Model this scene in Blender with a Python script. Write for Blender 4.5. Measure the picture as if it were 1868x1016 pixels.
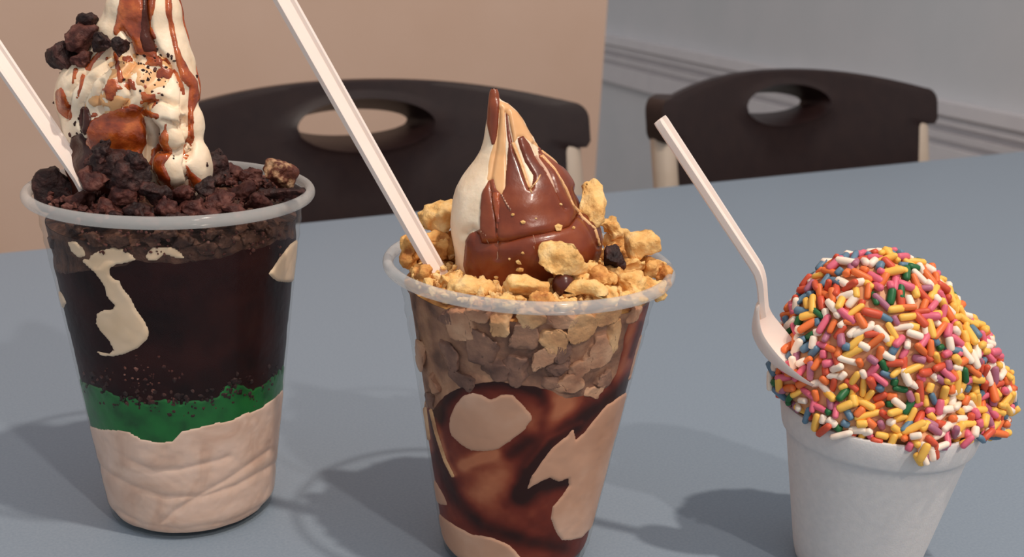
import bpy, bmesh, math, random
import numpy as np
from mathutils import Vector, Matrix

# ------------------------------------------------------------------ clear
for o_ in list(bpy.data.objects):
    bpy.data.objects.remove(o_, do_unlink=True)
scene = bpy.context.scene
COL = scene.collection
TZ = 0.74                                   # height of the table top above the floor

# ------------------------------------------------------------------ camera
FPX, PITCH, ROLL, CAMH, CX, CY = 1993.3, .3621, .0480, .2086, 935.2, 651.0
W_PX, H_PX = 1868, 1016
_c, _s = math.cos(PITCH), math.sin(PITCH)
FW = np.array([0, _c, -_s]); _up = np.array([0, _s, _c]); _rt = np.array([1., 0, 0])
RT = math.cos(ROLL) * _rt + math.sin(ROLL) * _up
UP = -math.sin(ROLL) * _rt + math.cos(ROLL) * _up
CAM = np.array([0, 0, TZ + CAMH])
cd = bpy.data.cameras.new('camera')
cam = bpy.data.objects.new('camera', cd); COL.objects.link(cam)
cd.sensor_width = 36; cd.lens = FPX / W_PX * 36
cd.shift_y = (CY - H_PX / 2) / W_PX
cd.shift_x = -(CX - W_PX / 2) / W_PX
cd.clip_start = 0.01
cd.dof.use_dof = True; cd.dof.focus_distance = 0.37; cd.dof.aperture_fstop = 20
M = Matrix.Identity(4)
for i in range(3):
    M[i][0], M[i][1], M[i][2], M[i][3] = RT[i], UP[i], -FW[i], CAM[i]
cam.matrix_world = M
scene.camera = cam

# ------------------------------------------------------------------ view, world, lamps
vs = scene.view_settings
vs.view_transform = 'Standard'; vs.look = 'None'; vs.gamma = 1; vs.use_curve_mapping = False
vs.exposure = 0.0
world = bpy.data.worlds.new('room_ambient'); scene.world = world
world.use_nodes = True
bg = world.node_tree.nodes['Background']
bg.inputs[0].default_value = (.93, .96, 1.0, 1); bg.inputs[1].default_value = .54

def lamp(name, direction, height, watts, colour, radius):
    ld = bpy.data.lights.new(name, 'POINT'); ld.energy = watts; ld.color = colour; ld.shadow_soft_size = radius
    o = bpy.data.objects.new(name, ld); COL.objects.link(o)
    o.location = (0.02 + direction[0] * height, .37 + direction[1] * height, TZ + height)
    return o
lamp('ceiling_lamp', (.30, -.24), 1.75, 74, (1, .86, .73), .032)
lamp('ceiling_lamp', (.53, -.82), 1.75, 56, (1, .86, .75), .036)

# ------------------------------------------------------------------ pixel helpers (a pixel gives a direction only)
def ray(x, y): return FW + (x - CX) / FPX * RT - (y - CY) / FPX * UP
def at(x, y, Y):
    d = ray(x, y); return CAM + Y / d[1] * d
def on_table(x, y, z=TZ):
    d = ray(x, y); return CAM + (z - CAM[2]) / d[2] * d
def proj(P):
    d = np.asarray(P) - CAM; z = d @ FW
    return np.stack([CX + FPX * (d @ RT) / z, CY - FPX * (d @ UP) / z], -1)

# ------------------------------------------------------------------ numpy helpers
def _hash(ix, iy, iz, seed):
    h = (ix * 374761393 + iy * 668265263 + iz * 2147483647 + seed * 974711) & 0xffffffff
    h = ((h ^ (h >> 13)) * 1274126177) & 0xffffffff
    h = ((h ^ (h >> 16)) * 2246822519) & 0xffffffff
    return ((h ^ (h >> 15)) & 0xffff) / 65535.0
def vnoise(P, scale, seed=0):
    """value noise in -1..1, scale = cell size in metres"""
    Q = np.asarray(P, float) / scale + 1000
    I = np.floor(Q).astype(np.int64); F = Q - I; F = F * F * (3 - 2 * F)
    r = 0
    for dx in (0, 1):
        for dy in (0, 1):
            for dz in (0, 1):
                w = (F[..., 0] if dx else 1 - F[..., 0]) * (F[..., 1] if dy else 1 - F[..., 1]) * (F[..., 2] if dz else 1 - F[..., 2])
                r = r + w * _hash(I[..., 0] + dx, I[..., 1] + dy, I[..., 2] + dz, seed)
    return r * 2 - 1
def fbm(P, scale, seed=0, oct=3):
    r = 0; a = 1; t = 0
    for k in range(oct):
        r = r + a * vnoise(P, scale / 2 ** k, seed + k * 17); t += a; a *= .5
    return r / t
def sd_poly(q, poly):
    """signed distance in pixels, positive inside"""
    p = np.asarray(poly, float); n = len(p)
    d = np.full(len(q), 1e18); ins = np.zeros(len(q), bool)
    for i in range(n):
        a = p[i]; b = p[(i + 1) % n]; e = b - a; w = q - a
        t = np.clip((w @ e) / (e @ e + 1e-12), 0, 1)
        dd = w - t[:, None] * e
        d = np.minimum(d, (dd ** 2).sum(1))
        if a[1] != b[1]:
            c = ((a[1] > q[:, 1]) != (b[1] > q[:, 1])) & (q[:, 0] < (b[0] - a[0]) * (q[:, 1] - a[1]) / (b[1] - a[1]) + a[0])
            ins ^= c
    d = np.sqrt(d)
    return np.where(ins, d, -d)
def sd_line(q, pts, hw):
    """positive within hw px of a polyline"""
    p = np.asarray(pts, float); d = np.full(len(q), 1e18)
    for a, b in zip(p[:-1], p[1:]):
        e = b - a; w = q - a; t = np.clip((w @ e) / (e @ e + 1e-12), 0, 1)
        dd = w - t[:, None] * e; d = np.minimum(d, (dd ** 2).sum(1))
    return hw - np.sqrt(d)
def sd_union(l): return np.maximum.reduce(l)

# ------------------------------------------------------------------ object helpers
def mesh_from(name, V, F):
    me = bpy.data.meshes.new(name)
    me.from_pydata([tuple(v) for v in V], [], [tuple(int(i) for i in f) for f in F])
    me.update()
    return me
def link(name, me, mat, parent=None, smooth=True, loc=None):
    o = bpy.data.objects.new(name, me); COL.objects.link(o)
    if mat is not None and not me.materials: me.materials.append(mat)
    if smooth:
        me.polygons.foreach_set('use_smooth', np.ones(len(me.polygons), bool))
    if parent is not None: o.parent = parent
    if loc is not None: o.location = loc
    return o
def part(name, V, F, mat, parent, smooth=True):
    """mesh given in world coordinates, stored relative to its thing (an unrotated Empty)"""
    root = parent
    while root.parent is not None: root = root.parent
    off = np.array(root.location)
    return link(name, mesh_from(name, np.asarray(V) - off, F), mat, parent, smooth)
def tag(o, label, cat, group=None, kind=None):
    o['label'] = label; o['category'] = cat
    if group: o['group'] = group
    if kind: o['kind'] = kind
    return o
def thing(name, loc, label, cat, group=None):
    o = bpy.data.objects.new(name, None); COL.objects.link(o); o.location = loc; o.empty_display_size = .02
    return tag(o, label, cat, group)
def single(name, V, F, mat, origin, smooth=True):
    o = link(name, mesh_from(name, np.asarray(V) - np.asarray(origin), F), mat, None, smooth)
    o.location = origin
    return o
def autosmooth(o, deg=40):
    m = o.modifiers.new('edges', 'EDGE_SPLIT'); m.split_angle = math.radians(deg)
def normals_of(V, F):
    me = mesh_from('tmp', V, F)
    n = np.empty(len(V) * 3); me.vertex_normals.foreach_get('vector', n)
    bpy.data.meshes.remove(me)
    return n.reshape(-1, 3)
def lathe(profile, n, centre, close=False):
    """profile: list of (r,z); returns V,F"""
    P = np.asarray(profile, float); m = len(P)
    th = np.linspace(0, 2 * math.pi, n, endpoint=False)
    V = np.stack([centre[0] + P[:, None, 0] * np.cos(th), centre[1] + P[:, None, 0] * np.sin(th), centre[2] + P[:, None, 1] + 0 * th], -1).reshape(-1, 3)
    i, j = np.meshgrid(np.arange(m if close else m - 1), np.arange(n), indexing='ij')
    i2 = (i + 1) % m
    F = np.stack([i * n + j, i * n + (j + 1) % n, i2 * n + (j + 1) % n, i2 * n + j], -1).reshape(-1, 4)
    return V, F
def box(x0, x1, y0, y1, z0, z1):
    V = [(x, y, z) for x in (x0, x1) for y in (y0, y1) for z in (z0, z1)]
    F = [(0, 1, 3, 2), (4, 6, 7, 5), (0, 4, 5, 1), (2, 3, 7, 6), (0, 2, 6, 4), (1, 5, 7, 3)]
    return np.array(V, float), F
def bevel_box(dims, b, segs=2):
    bm = bmesh.new(); bmesh.ops.create_cube(bm, size=1)
    for v in bm.verts: v.co = Vector((v.co[0] * dims[0], v.co[1] * dims[1], v.co[2] * dims[2]))
    bmesh.ops.bevel(bm, geom=bm.edges[:], offset=b, segments=segs, affect='EDGES', profile=.5)
    V = np.array([v.co[:] for v in bm.verts]); bm.verts.index_update()
    F = [[v.index for v in f.verts] for f in bm.faces]; bm.free()
    return V, F
def tube(pts, rad, n=12):
    pts = [Vector(p) for p in pts]; V = []; F = []
    ref = Vector((0.13, .3, .94)).normalized()
    for k, p in enumerate(pts):
        d = (pts[min(k + 1, len(pts) - 1)] - pts[max(k - 1, 0)]).normalized()
        a = d.cross(ref).normalized(); b = d.cross(a)
        for j in range(n):
            t = 2 * math.pi * j / n
            V.append(tuple(p + (a * math.cos(t) + b * math.sin(t)) * rad))
    for k in range(len(pts) - 1):
        for j in range(n):
            F.append((k * n + j, k * n + (j + 1) % n, (k + 1) * n + (j + 1) % n, (k + 1) * n + j))
    F.append(tuple(range(n - 1, -1, -1))); F.append(tuple((len(pts) - 1) * n + j for j in range(n)))
    return np.array(V), F
def surface_nets(field, lo, h):
    """iso surface (field<0 inside) of a 3-D array"""
    S = field < 0
    nx, ny, nz = field.shape
    c = np.zeros((nx - 1, ny - 1, nz - 1), int)
    for dx in (0, 1):
        for dy in (0, 1):
            for dz in (0, 1):
                c += S[dx:nx - 1 + dx, dy:ny - 1 + dy, dz:nz - 1 + dz]
    act = (c > 0) & (c < 8)
    idx = np.full(act.shape, -1); A = np.argwhere(act); idx[act] = np.arange(len(A))
    acc = np.zeros((len(A), 3)); cnt = np.zeros(len(A))
    corners = [(a, b, d) for a in (0, 1) for b in (0, 1) for d in (0, 1)]
    for p in corners:
        for ax in range(3):
            if p[ax] == 0:
                q = list(p); q[ax] = 1
                f0 = field[A[:, 0] + p[0], A[:, 1] + p[1], A[:, 2] + p[2]]
                f1 = field[A[:, 0] + q[0], A[:, 1] + q[1], A[:, 2] + q[2]]
                m = (f0 < 0) != (f1 < 0)
                t = np.where(m, f0 / np.where(m, f0 - f1, 1), 0)
                pos = np.array(p, float)[None] + 0 * A
                pos[:, ax] = t
                acc[m] += pos[m]; cnt[m] += 1
    V = lo + (A + acc / cnt[:, None]) * h
    F = []
    for ax in range(3):
        u, v = [(1, 2), (2, 0), (0, 1)][ax]
        s0 = [slice(None)] * 3; s1 = [slice(None)] * 3
        s0[ax] = slice(0, -1); s1[ax] = slice(1, None)
        E = np.argwhere(S[tuple(s0)] != S[tuple(s1)])
        ok = (E[:, u] > 0) & (E[:, v] > 0) & (E[:, u] < field.shape[u] - 1) & (E[:, v] < field.shape[v] - 1)
        E = E[ok]
        ins = S[E[:, 0], E[:, 1], E[:, 2]]
        def g(du, dv):
            e = E.copy(); e[:, u] -= du; e[:, v] -= dv
            return idx[e[:, 0], e[:, 1], e[:, 2]]
        q = np.stack([g(1, 1), g(0, 1), g(0, 0), g(1, 0)], -1)
        q[~ins] = q[~ins][:, ::-1]
        F.append(q)
    F = np.concatenate(F); F = F[(F >= 0).all(1)]
    return V, F
def smin(a, b, k):
    h = np.clip(.5 + .5 * (b - a) / k, 0, 1)
    return b + (a - b) * h - k * h * (1 - h)
def smooth_mesh(V, F, it=2):
    F = np.asarray(F); n = len(V)
    e = np.concatenate([F[:, [0, 1]], F[:, [1, 2]], F[:, [2, 3]], F[:, [3, 0]]])
    for _ in range(it):
        s = np.zeros((n, 3)); c = np.zeros(n)
        np.add.at(s, e[:, 0], V[e[:, 1]]); np.add.at(s, e[:, 1], V[e[:, 0]])
        np.add.at(c, e[:, 0], 1); np.add.at(c, e[:, 1], 1)
        V = .5 * V + .5 * s / np.maximum(c, 1)[:, None]
    return V
def overlay(V, F, N, sd, rise, off=0., edge=.0005, margin=.0011):
    """a skin that rises out of a surface where sd (metres) > 0 and dips under it where sd < 0"""
    F = np.asarray(F)
    keep = (sd[F] > -margin).any(1)
    F = F[keep]
    used = np.unique(F); mp = np.full(len(V), -1); mp[used] = np.arange(len(used))
    t = np.tanh(sd[used] / edge)
    h = np.where(t > 0, off + rise * t, (off + rise) * t)
    return V[used] + N[used] * h[:, None], mp[F]

def islands(n, F):
    F = np.asarray(F); lab = np.arange(n)
    while True:
        m = lab[F].min(1); new = lab.copy()
        for k in range(F.shape[1]): np.minimum.at(new, F[:, k], m)
        new = new[new]
        if (new == lab).all(): return lab
        lab = new
def skin_parts(name, V, F, mat, parent, least=16):
    """each separate patch of a skin is a part of its own; stray specks are dropped"""
    V = np.asarray(V); F = np.asarray(F); lab = islands(len(V), F)[F[:, 0]] if len(F) else []
    res = []
    for l in np.unique(lab):
        f = F[lab == l]
        if len(f) < least: continue
        u = np.unique(f); mp = np.full(len(V), -1); mp[u] = np.arange(len(u))
        res.append(part(name, V[u], mp[f], mat, parent))
    return res

# ------------------------------------------------------------------ materials
def lin(c):
    return tuple(((v / 255) / 12.92 if v / 255 <= .04045 else ((v / 255 + .055) / 1.055) ** 2.4) for v in c) + (1,)
def material(name, cols, rough=.5, scale=200., bump=0., bump_scale=None, coat=0., sss=0., spec=.5, detail=4, stops=None, metal=0., voronoi=False, sheen=0., distort=0.):
    m = bpy.data.materials.new(name); m.use_nodes = True
    nt = m.node_tree; b = nt.nodes['Principled BSDF']
    b.inputs['Roughness'].default_value = rough; b.inputs['Metallic'].default_value = metal
    b.inputs['Specular IOR Level'].default_value = spec
    b.inputs['Coat Weight'].default_value = coat; b.inputs['Coat Roughness'].default_value = .08
    if sss:
        b.inputs['Subsurface Weight'].default_value = sss
        b.inputs['Subsurface Radius'].default_value = (1, .6, .4); b.inputs['Subsurface Scale'].default_value = .003
    tc = nt.nodes.new('ShaderNodeTexCoord')
    nz = nt.nodes.new('ShaderNodeTexVoronoi' if voronoi else 'ShaderNodeTexNoise')
    nz.inputs['Scale'].default_value = scale
    if not voronoi:
        nz.inputs['Detail'].default_value = detail; nz.inputs['Distortion'].default_value = distort
    nt.links.new(tc.outputs['Object'], nz.inputs['Vector'])
    if len(cols) == 1:
        b.inputs['Base Color'].default_value = lin(cols[0])
    else:
        rp = nt.nodes.new('ShaderNodeValToRGB')
        st = stops or [.32 + .36 * i / (len(cols) - 1) for i in range(len(cols))]
        while len(rp.color_ramp.elements) < len(cols): rp.color_ramp.elements.new(.5)
        for e, s, c in zip(rp.color_ramp.elements, st, cols):
            e.position = s
        for e, c in zip(rp.color_ramp.elements, cols): e.color = lin(c)
        nt.links.new(nz.outputs['Color' if voronoi else 'Fac'], rp.inputs['Fac'])
        nt.links.new(rp.outputs['Color'], b.inputs['Base Color'])
    if bump:
        n2 = nt.nodes.new('ShaderNodeTexNoise'); n2.inputs['Scale'].default_value = bump_scale or scale * 2
        n2.inputs['Detail'].default_value = 5
        nt.links.new(tc.outputs['Object'], n2.inputs['Vector'])
        bp = nt.nodes.new('ShaderNodeBump'); bp.inputs['Strength'].default_value = 1; bp.inputs['Distance'].default_value = bump
        nt.links.new(n2.outputs['Fac'], bp.inputs['Height']); nt.links.new(bp.outputs['Normal'], b.inputs['Normal'])
    return m
def clear_plastic(name, haze=.05):
    m = bpy.data.materials.new(name); m.use_nodes = True
    nt = m.node_tree; nt.nodes.clear()
    out = nt.nodes.new('ShaderNodeOutputMaterial')
    tr = nt.nodes.new('ShaderNodeBsdfTransparent'); tr.inputs[0].default_value = (.97, .97, .96, 1)
    gl = nt.nodes.new('ShaderNodeBsdfGlossy'); gl.inputs['Roughness'].default_value = .12
    df = nt.nodes.new('ShaderNodeBsdfDiffuse'); df.inputs[0].default_value = (.75, .74, .72, 1)
    lw = nt.nodes.new('ShaderNodeLayerWeight'); lw.inputs[0].default_value = .5
    pw = nt.nodes.new('ShaderNodeMath'); pw.operation = 'POWER'; pw.inputs[1].default_value = 4.
    fr = nt.nodes.new('ShaderNodeMath'); fr.operation = 'MULTIPLY_ADD'; fr.inputs[1].default_value = .32; fr.inputs[2].default_value = .008
    nt.links.new(lw.outputs['Facing'], pw.inputs[0]); nt.links.new(pw.outputs[0], fr.inputs[0])
    m1 = nt.nodes.new('ShaderNodeMixShader'); m1.inputs[0].default_value = haze
    m2 = nt.nodes.new('ShaderNodeMixShader')
    nt.links.new(tr.outputs[0], m1.inputs[1]); nt.links.new(df.outputs[0], m1.inputs[2])
    nt.links.new(fr.outputs[0], m2.inputs[0]); nt.links.new(m1.outputs[0], m2.inputs[1]); nt.links.new(gl.outputs[0], m2.inputs[2])
    nt.links.new(m2.outputs[0], out.inputs[0])
    return m
MT = {}
MT['table'] = material('table_laminate', [(125, 139, 154), (134, 147, 161)], .45, 900, spec=.3)
MT['table_edge'] = material('table_edge_vinyl', [(96, 104, 112)], .4)
MT['dark_metal'] = material('dark_metal_tube', [(58, 56, 56)], .35, metal=.6)
MT['chair_shell'] = material('dark_brown_plastic', [(33, 19, 20), (40, 25, 24)], .42, 60, bump=.0002, bump_scale=900, spec=.32)
MT['chair_tube'] = material('beige_metal_tube', [(196, 178, 160), (204, 187, 170)], .35, 30, metal=.15)
MT['wall_tan'] = material('tan_wall_paint', [(213, 182, 162), (217, 187, 168)], .8, 6, bump=.0004, bump_scale=300, spec=.2)
MT['wall_grey'] = material('grey_wall_paint', [(196, 196, 198), (202, 200, 202)], .8, 5, bump=.0004, bump_scale=300, spec=.2)
MT['trim'] = material('pale_trim_paint', [(206, 200, 202), (211, 205, 206)], .55, 20, spec=.3)
MT['floor'] = material('floor_vinyl', [(120, 112, 104), (140, 131, 122)], .5, 8)
MT['clear'] = clear_plastic('clear_plastic', .006)
MT['clear_rim'] = clear_plastic('clear_plastic_rim', .32)
MT['foam'] = material('white_foam', [(212, 208, 206), (220, 215, 212)], .62, 400, bump=.00008, bump_scale=1500, sss=.15, spec=.3)
MT['spoon'] = material('white_spoon_plastic', [(240, 222, 212), (243, 227, 217)], .38, 60, sss=.12, spec=.45)
MT['cream'] = material('vanilla_cream', [(244, 216, 182), (252, 232, 206)], .42, 90, bump=.0003, bump_scale=350, sss=.15, spec=.4)
MT['cream_base'] = material('pink_white_cream', [(214, 176, 155), (226, 192, 172), (232, 200, 182)], .5, 55, bump=.0002, bump_scale=200, sss=.12, spec=.3, distort=1.5)
MT['cream_patch'] = material('cream_patch', [(226, 196, 162), (234, 206, 176)], .5, 90, sss=.1, spec=.3)
MT['green'] = material('green_mint_syrup', [(12, 70, 28), (18, 98, 40), (24, 108, 46)], .35, 120, spec=.4)
MT['cookie_dark'] = material('dark_cookie_layer', [(24, 7, 8), (38, 12, 12), (48, 18, 16)], .6, 60, bump=.0003, bump_scale=300, spec=.12)
MT['cookie_mid'] = material('brown_crumb_layer', [(48, 26, 20), (74, 46, 34), (104, 72, 58)], .6, 260, bump=.0009, bump_scale=450, spec=.3)
MT['cookie_chunk'] = material('chocolate_cookie', [(54, 22, 19), (78, 37, 30), (108, 64, 54), (156, 114, 102)], .62, 230, bump=.0011, bump_scale=520, spec=.35, stops=[.3, .48, .62, .78])
MT['cookie_black'] = material('black_cookie', [(30, 13, 13), (48, 23, 20), (84, 48, 42)], .6, 240, bump=.0011, bump_scale=520, spec=.35)
MT['cookie_cream'] = material('cookie_with_cream_flecks', [(74, 32, 22), (104, 52, 34), (190, 146, 108), (220, 182, 146)], .6, 210, bump=.001, bump_scale=500, stops=[.3, .47, .56, .68])
MT['caramel'] = material('caramel_sauce', [(120, 43, 14), (168, 73, 26), (208, 110, 48)], .18, 170, spec=.6, coat=.4, bump=.0005, bump_scale=420)
MT['fudge_dark'] = material('dark_fudge', [(52, 20, 13), (82, 34, 20)], .3, 110, spec=.35, coat=.1, bump=.0004, bump_scale=420)
MT['choc_shell'] = material('milk_chocolate_sauce', [(96, 38, 20), (124, 54, 27), (146, 72, 38)], .3, 60, spec=.45, coat=.1, bump=.0002, bump_scale=250)
MT['choc_low'] = material('lower_chocolate_sauce', [(76, 32, 22), (92, 40, 28)], .3, 75, spec=.45)
MT['tan_pale'] = material('pale_tan_cream', [(226, 168, 112), (236, 186, 134)], .35, 80, sss=.1)
MT['fudge_wall'] = material('fudge_against_cup', [(62, 20, 12), (104, 38, 24), (138, 60, 44), (100, 36, 22)], .5, 22, spec=.15, stops=[.3, .44, .56, .70], distort=1.2)
MT['caramel_wall'] = material('caramel_against_cup', [(132, 58, 34), (156, 78, 48), (172, 98, 66)], .5, 60, spec=.15)
def by_thickness(m, cols, st):
    nt = m.node_tree; b = nt.nodes['Principled BSDF']
    at_ = nt.nodes.new('ShaderNodeAttribute'); at_.attribute_name = 'thickness'
    mr = nt.nodes.new('ShaderNodeMapRange'); mr.inputs['From Min'].default_value = -1; mr.inputs['From Max'].default_value = 1
    rp = nt.nodes.new('ShaderNodeValToRGB')
    while len(rp.color_ramp.elements) < len(cols): rp.color_ramp.elements.new(.5)
    for e, s_ in zip(rp.color_ramp.elements, st): e.position = s_
    for e, c in zip(rp.color_ramp.elements, cols): e.color = lin(c)
    nt.links.new(at_.outputs['Fac'], mr.inputs['Value']); nt.links.new(mr.outputs[0], rp.inputs['Fac']); nt.links.new(rp.outputs['Color'], b.inputs['Base Color'])
by_thickness(MT['fudge_wall'], [(186, 112, 78), (146, 70, 46), (112, 42, 28), (84, 28, 18), (46, 16, 12)], [0., .28, .5, .68, .95])
MT['ice_patch'] = material('tan_ice_cream', [(190, 140, 112), (206, 158, 130), (228, 188, 164)], .5, 26, sss=.1, spec=.3)
MT['crumble'] = material('golden_cookie', [(224, 164, 92), (244, 196, 126), (252, 214, 154)], .7, 190, bump=.0009, bump_scale=520, spec=.25, sss=.08)
MT['crumble_brown'] = material('toasted_cookie', [(170, 104, 54), (222, 160, 90), (246, 196, 124)], .7, 200, bump=.0009, bump_scale=520, spec=.25)
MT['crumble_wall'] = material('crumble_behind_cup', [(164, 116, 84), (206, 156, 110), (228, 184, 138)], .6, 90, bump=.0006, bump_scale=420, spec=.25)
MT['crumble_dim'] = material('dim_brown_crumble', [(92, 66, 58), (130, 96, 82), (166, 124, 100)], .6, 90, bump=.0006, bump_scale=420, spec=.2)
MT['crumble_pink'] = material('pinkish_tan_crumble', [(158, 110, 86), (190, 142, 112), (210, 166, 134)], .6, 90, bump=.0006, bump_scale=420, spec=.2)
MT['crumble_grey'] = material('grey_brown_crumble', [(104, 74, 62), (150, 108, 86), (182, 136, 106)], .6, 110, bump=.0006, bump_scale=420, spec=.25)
MT['scoop'] = material('caramel_ice_cream', [(206, 140, 92), (222, 162, 116)], .5, 120, sss=.1)

# ------------------------------------------------------------------ room
def structure(o, label=None):
    o['kind'] = 'structure'
    if label: o['label'] = label
    return o
# floor
V, F = box(-4, 5, -3, 6.5, -.02, 0)
structure(link('floor', mesh_from('floor', V, F), MT['floor'], smooth=False), 'grey brown vinyl floor under the table and chairs')
# grey wall with the moulded rail, running away to the left
def wall_frame(p, ang):
    e = np.array([math.cos(ang), math.sin(ang), 0]); n = np.array([e[1], -e[0], 0])
    return np.array([p[0], p[1], 0]), e, n
DROP = .29
P1 = CAM + ray(1100, 63) * (DROP / -ray(1100, 63)[2]); P2 = CAM + ray(1868, 215) * (DROP / -ray(1868, 215)[2])
ang_g = math.atan2(P1[1] - P2[1], P1[0] - P2[0])
eg = np.array([math.cos(ang_g), math.sin(ang_g), 0]); ng = np.array([-eg[1], eg[0], 0])
if ng @ (CAM - P1) < 0: ng = -ng
def slab(p0, e, n, length0, length1, z0, z1, thick):
    V = []
    for t in (length0, length1):
        for k in (0, -thick):
            for z in (z0, z1):
                V.append(np.array([p0[0], p0[1], 0]) + e * t + n * k + np.array([0, 0, z]))
    F = [(0, 1, 3, 2), (4, 6, 7, 5), (0, 4, 5, 1), (2, 3, 7, 6), (0, 2, 6, 4), (1, 5, 7, 3)]
    return np.array(V), F
PROF = [(0, -.002), (0, .040), (-.028, .040), (-.034, .030), (-.050, .030), (-.054, .012), (-.066, .012), (-.069, .026), (-.084, .024),
        (-.088, .010), (-.098, .010), (-.101, .022), (-.160, .018), (-.166, -.002)]
Pw = P2 - ng * .040
V, F = slab(Pw, eg, ng, -2.5, 2.6, 0, 2.6, .12)
structure(link('wall_back', mesh_from('wall_back', V, F), MT['wall_grey'], smooth=False), 'pale grey painted wall with a moulded rail')
zr = TZ + CAMH - DROP
V = []; F = []
for t in (-2.5, 2.6):
    for dz, k in PROF: V.append(np.array([Pw[0], Pw[1], 0]) + eg * t + ng * k + np.array([0, 0, zr + dz]))
m = len(PROF)
for i in range(m): F.append((i, (i + 1) % m, m + (i + 1) % m, m + i))
F.append(tuple(range(m - 1, -1, -1))); F.append(tuple(range(m, 2 * m)))
structure(link('trim_1', mesh_from('trim_1', V, F), MT['trim'], smooth=False), 'pale stepped moulding rail on the grey wall')
# tan partition wall ending in an outside corner
A_T = math.radians(27)
et = np.array([math.cos(A_T), math.sin(A_T), 0]); nt_ = np.array([et[1], -et[0], 0])
Pc = at(1098, 150, 2.1)
V, F = slab(Pc, et, nt_, -3.2, 0, 0, 2.6, .12)
structure(link('wall_left', mesh_from('wall_left', V, F), MT['wall_tan'], smooth=False), 'warm tan painted wall ending in an outside corner')

# ------------------------------------------------------------------ table (turned in plan; its far edge runs up to the right)
Qa = on_table(0, 460); Qb = on_table(1868, 275)
ang_tab = math.atan2(Qb[1] - Qa[1], Qb[0] - Qa[0])
e_t = np.array([math.cos(ang_tab), math.sin(ang_tab), 0]); n_t = np.array([e_t[1], -e_t[0], 0])
TL, TD = 1.9, .78
tc_ = Qa + e_t * (TL / 2 - .42) + n_t * (TD / 2)
table = thing('table', (tc_[0], tc_[1], 0), 'blue-grey laminate table carrying three ice cream cups', 'table')
table.rotation_euler = (0, 0, ang_tab)
V, F = bevel_box((TL, TD, .026), .003); V[:, 2] += TZ - .013
o = link('tabletop', mesh_from('tabletop', V, F), MT['table'], table, smooth=False)
V, F = box(-TL / 2 + .02, TL / 2 - .02, -TD / 2 + .02, TD / 2 - .02, TZ - .062, TZ - .026)
link('apron', mesh_from('apron', V, F), MT['table_edge'], table, smooth=False)
for sx in (-1, 1):
    for sy in (-1, 1):
        x, y = sx * (TL / 2 - .07), sy * (TD / 2 - .07)
        V, F = tube([(x, y, 0), (x, y, TZ - .06)], .02, 16)
        o = link('leg', mesh_from('leg', V, F), MT['dark_metal'], table); autosmooth(o)

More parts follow.
